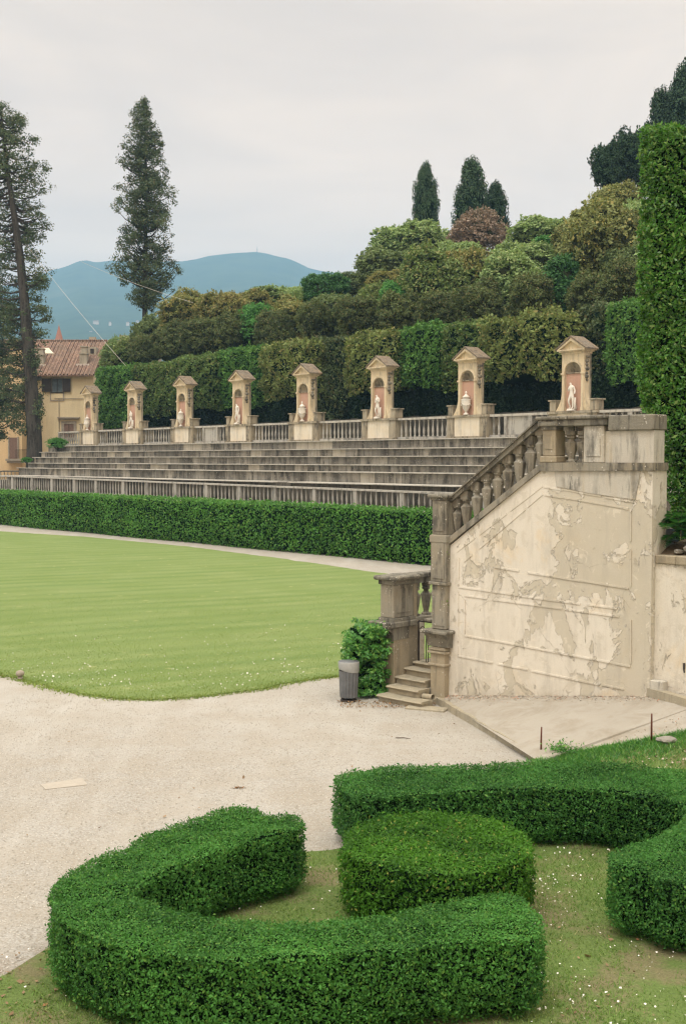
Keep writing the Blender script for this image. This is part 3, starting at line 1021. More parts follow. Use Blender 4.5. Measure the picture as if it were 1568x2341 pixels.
c_right = [(759, 1782), (763, 1773), (780, 1766), (812, 1760), (895, 1753), (989, 1750), (1088, 1747), (1199, 1742), (1309, 1739), (1392, 1742), (1475, 1750), (1568, 1764), (1680, 1788), (1790, 1830), (1860, 1880), (1895, 1940), (1885, 1985), (1830, 2015), (1740, 2028), (1650, 2024), (1568, 2014),
           (1500, 2008), (1484, 2000), (1478, 1984), (1448, 1985), (1409, 1980), (1386, 1966), (1386, 1952), (1442, 1930), (1492, 1913), (1530, 1891), (1558, 1872), (1568, 1858), (1563, 1845), (1547, 1832), (1503, 1820), (1420, 1809), (1309, 1798), (1199, 1801), (1088, 1806), (978, 1813), (895, 1818), (840, 1822), (804, 1820), (794, 1808), (775, 1800)]
P = [tuple(G(x, y, HZ)[:2]) for x, y in c_right]
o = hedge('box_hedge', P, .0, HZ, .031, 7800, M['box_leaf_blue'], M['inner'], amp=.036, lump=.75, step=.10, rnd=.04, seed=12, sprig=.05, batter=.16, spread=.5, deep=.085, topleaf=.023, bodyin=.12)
tag(o, 'low clipped box hedge on the right, running behind the oval topiary and hooking back forward', 'hedge', 'curved box hedges of the parterre')

c0 = G(998, 1922, HZ)
R0 = 223 / F * c0[1]
P = [(c0[0] + R0 * math.cos(t), c0[1] + R0 * 1.0 * math.sin(t)) for t in np.linspace(0, 2 * math.pi, 60, endpoint=False)]
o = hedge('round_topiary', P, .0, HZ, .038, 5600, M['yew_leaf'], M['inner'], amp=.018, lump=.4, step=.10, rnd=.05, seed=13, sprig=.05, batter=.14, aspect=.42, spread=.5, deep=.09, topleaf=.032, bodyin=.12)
tag(o, 'flat-topped drum of clipped yew, yellower green than the box hedges round it', 'topiary')

# grass tufts and daisies in the parterre
k = 330000
Q = np.column_stack([rg.uniform(-6, 8.5, k), rg.uniform(7.2, 20.5, k)])
Q = Q[in_poly(Q, bedpoly)]
dens = .55 + .75 * pn(np.column_stack([Q, np.zeros(len(Q))]), 1.6, 21)
near = 1.0
Q = Q[rg.random(len(Q)) < dens * near]
Q3 = np.column_stack([Q, [bed_z(x, y) for x, y in Q]])
o = link('turf_grass', raw_mesh('turf_grass', blades(Q3, .032, .012, rg, .7), 3, [M['grass_blade']]))
tag(o, 'short uneven grass between the clipped hedges of the parterre', 'grass', kind='stuff')
# taller weeds on the bank beside the path
k = 9000
e = np.array(back); ii = rg.integers(0, len(e) - 1, k); t = rg.random(k)[:, None]
Q = e[ii] + (e[ii + 1] - e[ii]) * t + np.column_stack([rg.normal(size=k) * .15, -np.abs(rg.normal(size=k)) * .45 + .03])
Q3 = np.column_stack([Q, [bed_z(x, y) for x, y in Q]])
o = link('weeds', raw_mesh('weeds', np.concatenate([blades(Q3, .055, .014, rg, .7)]), 3, [M['shrub_leaf']]))
tag(o, 'taller green weeds fringing the bank beside the sloping path', 'weeds', kind='stuff')
k = 1300
Q = np.column_stack([rg.uniform(1.5, 4.9, k), rg.uniform(8, 15.5, k)])
Q = np.concatenate([Q, np.column_stack([rg.uniform(-2.2, .5, 160), rg.uniform(12, 14.8, 160)]), np.column_stack([rg.uniform(-3.8, -2.4, 60), rg.uniform(8, 12, 60)])])
Q = Q[rg.random(len(Q)) < .5 + .5 * pn(np.column_stack([Q, np.zeros(len(Q))]), 1.2, 31)]
P = np.column_stack([Q, [bed_z(x, y) + .045 for x, y in Q]])
o = link('daisies', raw_mesh('daisies', leaves(P, np.tile([0, -.3, 1.0], (len(P), 1)), .019, rg, .35, .95), 4, [M['petal']]))
tag(o, 'tiny white daisies scattered through the parterre grass', 'flowers', kind='stuff')
# dead leaves: at the steps, the bin and in the beds
Q = np.concatenate([np.column_stack([G(x, y)[:2] for x, y in [(rg.uniform(770, 990), rg.uniform(1606, 1625))] * 1]).T,
                    np.array([G(rg.uniform(770, 995), 1604 + 16 * rg.random() + (0 if False else 0))[:2] for _ in range(420)]),
                    np.array([G(rg.uniform(1230, 1568), rg.uniform(2120, 2330))[:2] for _ in range(24)]),
                    np.array([G(rg.uniform(0, 140), rg.uniform(2180, 2340))[:2] for _ in range(40)]),
                    np.column_stack([rg.uniform(-6, 8, 90), rg.uniform(15, 24, 90)])])
P = np.column_stack([Q, np.full(len(Q), .03)])
o = link('fallen_leaves', raw_mesh('fallen_leaves', leaves(P, np.tile([0, 0, 1.0], (len(P), 1)), .045, rg, .4, .6), 4, [M['dead_leaf']]))
tag(o, 'brown fallen leaves littering the gravel by the gate steps', 'leaves', kind='stuff')
# loose pebbles in the near gravel
k = 42000
Q = np.column_stack([rg.uniform(-7, 4, k), 9.5 + 17 * rg.random(k) ** 1.3])
Q = Q[~in_poly(Q, bedpoly) & ~in_poly(Q, lawn_poly)]
Q = Q[~in_poly(Q, poly)]
P = np.column_stack([Q, np.full(len(Q), .006)])
m, nt_ = newmat('pebble'); n = N(nt_)
rr = n('ShaderNodeNewGeometry').outputs['Random Per Island']
n.out(n.principled(n.mix(rr, (.27, .25, .21), (.50, .475, .425)), .9))
sz = .011


def pebbles(P, r, rg):
    k = len(P)
    a0 = rg.random(k) * 6.28
    R = r * (.5 + rg.random(k))
    base = []
    V = np.empty((k, 4, 3, 3))
    for q in range(4):
        a = a0 + q * math.pi / 2; b = a + math.pi / 2
        V[:, q, 0] = P + np.stack([np.cos(a) * R, np.sin(a) * R, -.004 * np.ones(k)], 1)
        V[:, q, 1] = P + np.stack([np.cos(b) * R, np.sin(b) * R, -.004 * np.ones(k)], 1)
        V[:, q, 2] = P + np.stack([np.zeros(k), np.zeros(k), R * .7], 1)
    return V.reshape(-1, 3)


me = raw_mesh('gravel_stones', pebbles(P, sz, rg), 3, [m])
bmx = bmesh.new(); bmx.from_mesh(me); bmesh.ops.remove_doubles(bmx, verts=bmx.verts[:], dist=.0004); bmx.to_mesh(me); bmx.free()
tag(link('gravel_stones', me), 'loose pale gravel stones lying on the court', 'gravel', kind='stuff')

# ------------------------------------------------------------------ lawn hedge in front of the theatre
A = G(1010, 1297); B = G(-60, 1195)
dv = (B - A)[:2]; dv /= np.linalg.norm(dv); nb = np.array([-dv[1], dv[0]])
if nb[1] < 0: nb = -nb
A2 = A[:2] - dv * 8; B2 = B[:2] + dv * 10
kk = 26
fr = [tuple(A2 + (B2 - A2) * i / kk + nb * .12 * math.sin(i * 1.3)) for i in range(kk + 1)]
bk = [tuple(np.array(p) + nb * 1.5) for p in reversed(fr)]


def lh_top(Q):
    P3 = np.column_stack([Q, np.zeros(len(Q))])
    return 2.62 + .05 * pn(P3, 6, 41)


o = hedge('clipped_hedge', fr + bk, 0, 2.62, .13, 300, M['lawn_hedge_leaf'], M['inner'], amp=.07, lump=1.6, step=.4, smooth=0, rnd=.15, seed=15, batter=.18, ztop=lh_top, sprig=.16, spread=.6, deep=.14, topleaf=.11, bodyin=.20)
tag(o, 'long straight head-high green hedge between the lawn path and the lower balustrade', 'hedge')

# ------------------------------------------------------------------ the theatre: terraced seats
ROOT = thing('terraced_seating', 'tiered stone seating of a garden theatre, grey with black streaks', 'terraced seats', TH.w(0, 0), TH.rot)
S0, S1 = -57.0, 16.0
tiers = [(.62, 3.69), (2.2, 4.35), (3.1, 4.79), (4.0, 5.32), (4.9, 5.81), (5.8, 6.37)]
tends = [-55.5, -56.7, -56.8, -57.2, -57.6, -58.0]


def long_box(mb, s0, s1, d0, d1, z0, z1, mi=0, step=1.4, jit=.012, seed=0):
    """masonry course in blocks with slightly uneven faces"""
    rr = random.Random(seed)
    s = s0; 
    xs = [s0]
    while xs[-1] + step * 1.6 < s1:
        xs.append(xs[-1] + step * rr.uniform(.7, 1.3))
    xs.append(s1)
    V = []
    for x in xs:
        j = rr.uniform(-jit, jit); k = rr.uniform(-jit, jit)
        V += [(x, d0 + j, z0), (x, d0 + j, z1 + k), (x, d1, z1 + k), (x, d1, z0)]
    Fc = []
    for i in range(len(xs) - 1):
        for q in range(4):
            Fc.append((i * 4 + q, i * 4 + (q + 1) % 4, i * 4 + 4 + (q + 1) % 4, i * 4 + 4 + q))
    Fc += [(0, 1, 2, 3), tuple((len(xs) - 1) * 4 + q for q in (3, 2, 1, 0))]
    mb.add(V, Fc, mi)


for i, (d, z) in enumerate(tiers):
    zp = 2.0 if i == 0 else tiers[i - 1][1] - .12
    d1 = (tiers[i + 1][0] + .1) if i + 1 < len(tiers) else 9.0
    mb = MB()
    long_box(mb, tends[i], S1, d, d1, zp, z - .055, 0, 1.5, .010, i)
    # projecting tread slab with its lip
    if i == 0:
        for (sa, sb) in ((tends[0], TH.sz(150, 1092, 1)[0]), (TH.sz(165, 1092, 1)[0], TH.sz(642, 1100, 1)[0]), (TH.sz(676, 1100, 1)[0], S1)):
            long_box(mb, sa, sb, d - .24, d1 + .02, z - .052, z, 1, 1.9, .010, i + 50)
    else:
        long_box(mb, tends[i] - .08, S1, d - .19, d1 + .02 if i < 5 else 6.2, z - .052, z, 1, 1.9, .010, i + 50)
    o = mb.build('tier', [M['gap_shade_stone'] if i == 0 else M['stone_far'], M['stone_lip']], ROOT)
# ------------------------------------------------------------------ lower balustrade
BAL_LOW = [(.068, 0), (.068, .05), (.040, .07), (.044, .12), (.064, .30), (.052, .55), (.033, .70), (.048, .73), (.055, .76)]


def rail_z(s):
    return 3.37 - min(0, s) * .0055


def baluster_mesh(name, prof, seg, mat, square=0.0, smooth=True):
    mb = MB(); mb.lathe(prof, 0, 0, 0, seg, 0, square)
    me = bpy.data.meshes.new(name)
    me.from_pydata(mb.v, [], mb.f); me.materials.append(mat)
    me.polygons.foreach_set('use_smooth', [smooth] * len(me.polygons)); me.update()
    return me


RL = thing('lower_balustrade', 'long low stone balustrade with square piers along the foot of the seats, above the hedge', 'balustrade', TH.w(0, 0), TH.rot)
RL2 = RL
piersx = [TH.sz(x, 1140)[0] for x in (31.9, 77, 122, 173, 223, 285, 339, 404, 474.7)] + [TH.sz(455.9 + .3578 * z, 1140)[0] for z in (265, 490, 740, 1000, 1300)]
sp_ = 3.9
piersx = sorted(piersx)
while piersx[-1] < 13:
    piersx.append(piersx[-1] + (piersx[-1] - piersx[-3]) / 2)
LEFT = -66
piersx = [p for p in np.arange(piersx[0] - 3.6, LEFT, -3.6)][::-1] + piersx
mb = MB()


def sloped(mb, s0, s1, d0, d1, f0, f1, mi=0, step=2.0, seed=0):
    rr = random.Random(seed); k = max(1, int((s1 - s0) / step)); V = []
    for i in range(k + 1):
        s = s0 + (s1 - s0) * i / k; j = rr.uniform(-.01, .01)
        V += [(s, d0 + j, f0(s)), (s, d0 + j, f1(s) + j), (s, d1, f1(s) + j), (s, d1, f0(s))]
    Fc = []
    for i in range(k):
        for q in range(4):
            Fc.append((i * 4 + q, i * 4 + (q + 1) % 4, i * 4 + 4 + (q + 1) % 4, i * 4 + 4 + q))
    Fc += [(0, 1, 2, 3), tuple(k * 4 + q for q in (3, 2, 1, 0))]
    mb.add(V, Fc, mi)


sloped(mb, LEFT, 14, -.16, .16, lambda s: rail_z(s) - .11, rail_z, 0, 2.0, 1)
mb.build('rail', M['stone_lip'], RL)
mb = MB()
sloped(mb, LEFT, 14, -.17, .17, lambda s: 2.28, lambda s: 2.42, 0, 2.0, 2)
sloped(mb, LEFT, 14, -.24, .26, lambda s: 0.0, lambda s: 2.279, 0, 2.0, 3)
mb.build('plinth', M['stone_lip'], RL)
for p in piersx:
    mb = MB(); zt = rail_z(p) - .112
    mb.box(p - .17, p + .17, -.13, .13, 2.423, zt, 0, .015)
    mb.build('pier', M['stone_bal'], RL)
bm0 = None; cnt = 0
h0 = .76
pos = []
for a, b in zip(piersx[:-1], piersx[1:]):
    k = max(4, int(round((b - a - .4) / .44)))
    for i in range(k):
        pos.append(a + .2 + (b - a - .4) * (i + .5) / k)
vis = [p for p in pos if TH.w(p, 0)[0] / TH.w(p, 0)[1] * F + 784 < 1000 and TH.w(p, 0)[0] / TH.w(p, 0)[1] * F + 784 > -20]
vis = sorted(vis, key=lambda p: -p)
solo = set(vis[:100])
me = baluster_mesh('baluster', BAL_LOW, 8, M['stone_bal'])
rest = MB()
for p in pos:
    sc = (rail_z(p) - .11 - 2.42) / h0
    if p in solo:
        o = link('baluster', me, RL, (p, 0, 2.421)); o.scale = (1, 1, sc * .998)
    else:
        rest.lathe([(r, z * sc * .998) for r, z in BAL_LOW], p, 0, 2.421, 8)
o = rest.build('balusters', M['stone_bal'], RL, True); o['kind'] = 'stuff'

# end return at the far left of the seats
t = thing('side_balustrade', 'short dark end balustrade behind the far left corner of the seats', 'balustrade', TH.w(-57.5, 0), TH.rot)
mb = MB(); mb.box(-.15, .15, .6, 2.5, 3.95, 4.07); mb.box(-2.9, -.16, 2.2, 2.5, 3.95, 4.07); mb.build('rail', M['stone_coping'], t)
for y in (.8, 1.15, 1.5, 1.85, 2.2):
    mb = MB(); mb.lathe(BAL_LOW, 0, y, 3.2, 8); mb.build('baluster', M['stone_bal'], t, True)
mb = MB(); mb.box(-3.0, .17, .5, 2.7, 0, 3.2); mb.build('plinth', M['stone_far'], t)

# ------------------------------------------------------------------ upper balustrade with the aedicule pedestals between
DN = 6.9
NS = [-51.78 + 8.03 * i for i in range(8)]
ZT, ZR = 6.37, 7.77
BAL_UP = [(.078, 0), (.078, .06), (.045, .09), (.06, .16), (.082, .30), (.07, .42), (.04, .60), (.037, .78), (.065, .84), (.07, .90)]
UB = thing('upper_balustrade', 'pale stone vase balustrade running along the top terrace between the eight niches', 'balustrade', TH.w(0, 0), TH.rot)
ub_me = baluster_mesh('baluster', BAL_UP, 8, M['stone_bal'])
ends = [(TH.sz(134, 990, 6.9)[0], NS[0] - 1.75)] + [(NS[i] + 1.75, NS[i + 1] - 1.75) for i in range(7)] + [(NS[7] + 1.75, 15.0)]
cntb = 0
dd = 7.0
for i, (a, b) in enumerate(ends):
    mb = MB(); long_box(mb, a, b, dd - .15, dd + .15, ZR - .16, ZR - .02, 0, 1.6, .008, 70 + i); mb.build('rail', M['stone_lip'], UB)
    ml = MB(); long_box(ml, a, b, dd - .17, dd + .17, ZT, ZT + .17, 0, 1.6, .008, 90 + i); ml.build('plinth', M['stone_bal'], UB)
for i, (a, b) in enumerate(ends):
    solid = []
    if i in (3, 7):
        c = (a + b) / 2
        solid = [(c - 1.15, c - .95, .14), (c - .95, c + .75, .05), (c + .75, c + 1.0, .16)]
        for q, (x0, x1, th) in enumerate(solid):
            mb = MB(); mb.box(x0 + .001, x1 - .001, dd - th, dd + th, ZT + .171, ZR - .161, 0, .012); mb.build('pier', M['stone_bal'], UB)
    if i in (0, 8):
        mb = MB(); x0 = a if i == 0 else 5.9 + 2.1
        mb.box(x0, x0 + .3, dd - .14, dd + .14, ZT + .171, ZR - .161, 0, .012); mb.build('pier', M['stone_bal'], UB)
    k = int(round((b - a) / .41))
    for q in range(k):
        s = a + (b - a) * (q + .5) / k
        if any(x0 - .1 < s < x1 + .1 for x0, x1, _ in solid) or (i == 0 and s < a + .4):
            continue
        if cntb < 98:
            o = link('baluster', ub_me, UB, (s, dd, ZT + .171)); o.scale = (1, 1, (ZR - .161 - ZT - .171) / .9); cntb += 1
if True:
    # left return of the upper balustrade going back
    a = ends[0][0]
    mb = MB(); mb.box(a, a + .28, dd + .151, dd + 3.5, ZR - .16, ZR - .022); mb.build('rail', M['stone_lip'], UB)

# ------------------------------------------------------------------ niches (aedicules)


def arch_pts(cx, r, zs, k=10):
    return [(cx + r * math.cos(math.pi - math.pi * i / k), zs + r * math.sin(math.pi - math.pi * i / k)) for i in range(k + 1)]


def make_aedicule():
    t = thing('niche_shrine', 'x', 'niche', (0, 0, 0), 0, 'stone niches along the top terrace')
    zb = ZR            # shrine floor
    # pedestal: piers and panel
    mb = MB()
    mb.box(-1.72, 1.72, -.52, .75, ZT - .01, ZT + .13, 0)
    mb.box(-1.72, 1.72, -.54, .75, ZR - .14, ZR - .01, 0)
    mb.box(-1.66, -1.05, -.46, .7, ZT + .131, ZR - .141, 0, .01)
    mb.box(1.05, 1.66, -.46, .7, ZT + .131, ZR - .141, 0, .01)
    mb.box(-1.57, -1.14, -.475, -.45, ZT + .25, ZR - .27, 0)
    mb.box(1.14, 1.57, -.475, -.45, ZT + .25, ZR - .27, 0)
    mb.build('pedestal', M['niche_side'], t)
    mb = MB(); mb.box(-1.049, 1.049, -.43, .69, ZT + .131, ZR - .141, 0); mb.build('panel', M['niche_white'], t)
    # body with arched recess (opening half width .47, springing 2.15 above floor)
    H = 3.1; r = .56; zs = zb + 2.09
    wt, wbm = .77, 1.18
    side = []
    for i in range(9):
        q = i / 8
        z = zb + 1.15 * (1 - q)
        side.append((wt + .42 * q ** 2.4, z))
    left_out = [(-x, z) for x, z in side]           # from top of flare down
    mb = MB()
    # left jamb polygon: outer edge, then inner edge of the opening
    arc = arch_pts(0, r, zs, 12)
    top = zb + H
    polyL = [(-r, zb), (-r, zs)] + [p for p in arc[1:7]] + [(0, top), (-wt, top)] + left_out
    polyL = [p for i, p in enumerate(polyL) if i == 0 or (abs(p[0] - polyL[i - 1][0]) + abs(p[1] - polyL[i - 1][1])) > 1e-5]
    y0, y1 = -.40, .05
    mb.prism_xz(polyL, y0, y1)
    mb.prism_xz([(-x, z) for x, z in polyL], y0, y1)
    mb.build('shaft', [M['niche_plaster']], t)
    # pilaster strips, imposts and archivolt
    mb = MB()
    for s in (-1, 1):
        a, b = sorted((s * (r + .02), s * (r + .17)))
        mb.box(a, b, y0 - .035, y0 + .001, zb, zs - .101)
        a, b = sorted((s * (r + .0), s * (r + .25)))
        mb.box(a, b, y0 - .07, y0 + .001, zs - .10, zs)
        a, b = sorted((s * (r + .0), s * (r + .24)))
        mb.box(a, b, y0 - .055, y0 - .036, zb + .0, zb + .20)
    o_ = arch_pts(0, r + .13, zs + .001, 14); i_ = arch_pts(0, r + .02, zs + .001, 14)
    mb.prism_xz(o_ + i_[::-1], y0 - .04, y0 + .001)
    mb.build('pilaster', M['niche_plaster'], t)
    # back of the recess: red panel, and ribbed shell above
    mb = MB(); mb.box(-r, r, -.25, -.20, zb, zs - .051); mb.build('panel', M['niche_red'], t)
    mb = MB(); rings = 8; seg = 33
    V = []; Fc = []
    for i in range(rings + 1):
        th = (math.pi / 2) * i / rings
        for j in range(seg):
            ph = math.pi * j / (seg - 1)
            rr_ = r * (1 + .09 * (abs(math.sin(ph * 5.5)) - .8) * math.cos(th)) * .998
            V.append((-rr_ * math.cos(ph) * math.cos(th), y0 + .05 + .33 * math.sin(th), zs + rr_ * math.sin(ph) * math.cos(th) + .0))
    for i in range(rings):
        for j in range(seg - 1):
            Fc.append((i * seg + j, i * seg + j + 1, (i + 1) * seg + j + 1, (i + 1) * seg + j))
    mb.add(V, Fc)
    mb.box(-r, r, -.30, .05, zs - .05, zs - .001)
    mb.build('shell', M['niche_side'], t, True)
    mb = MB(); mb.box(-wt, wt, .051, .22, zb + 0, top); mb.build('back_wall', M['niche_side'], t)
    # concave-shouldered side wings (blocks at each side)
    for s in (-1, 1):
        mb = MB()
        a, b = sorted((s * 1.205, s * 1.62))
        mb.box(a, b, -.42, .25, zb, zb + .55, 0, .015)
        a, b = sorted((s * 1.20, s * 1.70))
        mb.box(a, b, -.48, .30, zb + .551, zb + .63, 0, .01)
        mb.build('shoulder_block', M['niche_side'], t)
    # weathered scroll bracket carved on the right flank
    mb = MB()
    rr = random.Random(4)
    for q, (z, ra) in enumerate(((2.70, .16), (2.50, .13), (2.28, .17), (2.02, .13), (1.86, .17), (1.66, .12))):
        seg = 10
        prof = [(.02, -ra * .8), (ra * .8, -ra * .5), (ra, 0), (ra * .7, ra * .55), (.02, ra * .8)]
        mb.lathe(prof, wt - .03, -.14 + rr.uniform(-.07, .07), zb + z, seg)
    mb.box(wt + .001, wt + .10, -.30, .02, zb + 2.86, zb + 2.97)
    mb.build('scroll', M['stone_coping'], t, True)
    # entablature, pediment and stone roof
    mb = MB()
    mb.box(-wt - .03, wt + .03, y0 - .04, .25, top + .001, top + .10)
    mb.box(-wt - .12, wt + .12, y0 - .13, .32, top + .101, top + .17)
    ht = .62; wv = wt + .20; zc = top + .25
    mb.box(-wv, wv, y0 - .22, .42, top + .171, zc - .001)
    mb.build('cornice', M['niche_plaster'], t)
    mb = MB()
    mb.prism_xz([(-wv + .10, zc), (wv - .10, zc), (0, zc + ht - .08)], y0 - .08, .36)
    # raking mouldings
    mb.prism_xz([(-wv, zc), (-wv + .16, zc), (0, zc + ht - .16), (wv - .16, zc), (wv, zc), (0, zc + ht)], y0 - .22, y0 - .081)
    mb.build('pediment', M['niche_plaster'], t)
    mb = MB()
    e = .06
    mb.prism_xz([(-wv - .09, zc - .03), (-wv - .09, zc + .05), (0, zc + ht + .12), (wv + .09, zc + .05), (wv + .09, zc - .03), (0, zc + ht + .012)], y0 - .26, .48)
    mb.build('roof', M['niche_roof'], t)
    return t


neigh = ['beside the yellow house, at the far left end of the terrace', 'second from the yellow house, holding a pale statue', 'third from the yellow house, holding an urn', 'fourth from the yellow house, holding a statue',
         'with an urn, between the fourth and the sixth from the house', 'with a bent-armed statue, third from the stairs', 'with the tallest-looking urn, just left of the stair rail', 'largest-looking, above the stair pillar, with a statue and mossy roof']
proto = make_aedicule()
shr = []
for i, s in enumerate(NS):
    o = proto if i == 0 else copy_tree(proto)
    o.location = TH.w(s, DN + .25); o.rotation_euler[2] = TH.rot
    o['label'] = ('ochre pedimented niche ' + neigh[i])
    shr.append(o)

# urns
URN = [(.16, 0), (.16, .07), (.10, .10), (.055, .17), (.06, .21), (.12, .27), (.20, .40), (.27, .62), (.29, .80), (.285, .88), (.30, .90), (.30, .94), (.22, .96), (.16, 1.02), (.22, 1.05), (.22, 1.09), (.13, 1.15), (.07, 1.22), (.04, 1.26), (.06, 1.31), (.055, 1.36), (.015, 1.43)]


def make_urn():
    t = thing('marble_urn', 'x', 'urn', (0, 0, 0), 0, 'lidded urns in the niches')
    mb = MB(); mb.lathe(URN[:12], 0, 0, 0, 16); mb.build('bowl', M['marble'], t, True)
    mb = MB(); mb.lathe([(a, b + .001) for a, b in URN[12:]], 0, 0, 0, 16); mb.build('lid', M['marble'], t, True)
    mb = MB()
    pts = [(.30 * math.cos(a), .30 * math.sin(a), .66 - .10 * abs(math.sin(2 * a))) for a in np.linspace(0, 2 * math.pi, 25)]
    mb.tube(pts, .028, 6); mb.build('garland', M['marble'], t, True)
    return t


u0 = make_urn()
ulab = {0: 'in the niche beside the yellow house', 2: 'in the third niche from the house', 4: 'in the niche between two statue niches, under the hedge gap', 6: 'in the niche just left of the sloping stair rail'}
for i in (0, 2, 4, 6):
    o = u0 if i == 0 else copy_tree(u0)
    o.location = TH.w(NS[i], DN + .25 - .50, ZR); o.rotation_euler[2] = TH.rot
    o['label'] = 'white marble lidded urn ' + ulab[i]


def make_statue(name, joints, edges, radii, label):
    me = bpy.data.meshes.new(name)
    me.from_pydata(joints, edges, []); me.update()
    o = link(name, me)
    md = o.modifiers.new('skin', 'SKIN'); md.use_smooth_shade = True
    sl = me.skin_vertices[0].data if len(me.skin_vertices) else None
    if sl is None:
        bpy.context.view_layer.objects.active = o
    for i, r in enumerate(radii):
        me.skin_vertices[0].data[i].radius = (r, r)
        me.skin_vertices[0].data[i].use_root = (i == 0)
    sb = o.modifiers.new('sub', 'SUBSURF'); sb.levels = 2; sb.render_levels = 2
    me.materials.append(M['marble'])
    return o


def figure(kind):
    hip = (0.0, 0, .74)
    J = [hip, (.02, 0, .90), (0, -.01, 1.08), (-.01, -.01, 1.20), (-.03, -.03, 1.30), (-.04, -.05, 1.385), (-.045, -.05, 1.43)]
    R = [.115, .095, .115, .10, .045, .068, .045]
    E_ = [(0, 1), (1, 2), (2, 3), (3, 4), (4, 5), (5, 6)]

    def chain(parent, pts, rs):
        last = parent
        for p, r in zip(pts, rs):
            J.append(p); R.append(r); E_.append((last, len(J) - 1)); last = len(J) - 1
        return last
    # legs: standing leg, relaxed leg
    chain(0, [(.09, 0, .66), (.09, .0, .42), (.075, .02, .16), (.07, 0, .05), (.08, -.10, .035)], [.085, .058, .040, .034, .026])
    chain(0, [(-.09, -.02, .64), (-.13, -.10, .41), (-.12, .02, .16), (-.12, .03, .05), (-.15, -.07, .035)], [.082, .055, .038, .032, .025])
    if kind == 0:     # one arm bent to the chest, the other out and down to a stump
        chain(3, [(.14, 0, 1.19), (.22, .02, 1.0), (.27, -.06, .86), (.28, -.09, .80)], [.058, .042, .032, .028])
        chain(3, [(-.15, 0, 1.17), (-.20, -.03, .98), (-.10, -.15, 1.05), (-.05, -.17, 1.08)], [.056, .042, .032, .028])
    elif kind == 1:   # both arms folded before the chest
        chain(3, [(.14, 0, 1.18), (.19, -.02, .98), (.08, -.16, 1.06), (.02, -.17, 1.10)], [.058, .042, .032, .028])
        chain(3, [(-.15, 0, 1.18), (-.19, -.02, .97), (-.07, -.15, .95), (0, -.17, .95)], [.056, .042, .032, .028])
    else:             # one arm hanging, one arm to the hip
        chain(3, [(.14, 0, 1.18), (.19, .03, .98), (.18, -.01, .80), (.17, -.02, .73)], [.058, .042, .032, .028])
        chain(3, [(-.15, 0, 1.18), (-.25, .03, 1.0), (-.15, -.07, .84), (-.12, -.08, .82)], [.056, .042, .032, .028])
    return J, E_, R


slab = {1: ('pale marble nude in the second niche from the house', 1), 3: ('pale marble nude in the fourth niche from the house', 2), 5: ('pale marble figure with arms folded, third niche from the stair pillar', 1), 7: ('pale marble youth with one arm out by a tree stump, niche above the stair pillar', 0)}
for i, (lb, kd) in slab.items():
    t = thing('statue', lb, 'statue', TH.w(NS[i], DN + .25 - .50, ZR), TH.rot, 'marble statues in the niches')
    J, E_, R = figure(kd)
    o = make_statue('figure', J, E_, R, lb); o.parent = t; o.location = (0, 0, .10)
    mb = MB(); mb.lathe([(.27, 0), (.27, .06), (.24, .07), (.24, .11)], 0, 0, 0, 4, 0, 0); mb.build('plinth', M['marble'], t)
    mb = MB()
    mb.tube([(.20, .08, .10), (.17, .08, .45), (.19, .08, .72)], [.085, .065, .05], 8); mb.build('stump', M['marble'], t, True)

# rough wall behind the niches
mb = MB(); long_box(mb, -58, 16, 9.3, 9.7, 6.2, 7.95, 0, .6, .05, 5)
o = mb.build('retaining_wall', M['dark_rubble'], None, False, TH.w(0, 0), TH.rot)
tag(o, 'low dark rough stone wall behind the niches at the hedge foot', 'wall')

# ------------------------------------------------------------------ terrain behind


def ter_z(s, d):
    base = 6.3
    k = max(0, d - 13) * .42
    k *= 1 / (1 + math.exp(-(s + 34) / 7))
    k = min(k, 26)
    e = 1 / (1 + math.exp(-(s + 61) / 1.2))
    return (base + k) * e + 1.5 * (1 - e)


V = []; Fc = []; ss = np.arange(-90, 90, 3.0); ds = np.concatenate([[7.6, 9, 11, 13], np.arange(16, 130, 4.0)])
for d in ds:
    for s in ss:
        V.append(TH.w(s, d, ter_z(s, d)))
ns_ = len(ss)
for j in range(len(ds) - 1):
    for i in range(ns_ - 1):
        Fc.append((j * ns_ + i, j * ns_ + i + 1, (j + 1) * ns_ + i + 1, (j + 1) * ns_ + i))
me = bpy.data.meshes.new('hillside_terrain'); me.from_pydata(V, [], Fc); me.materials.append(M['soil']); me.update()
me.polygons.foreach_set('use_smooth', [True] * len(me.polygons))
structure(link('hillside_terrain', me))

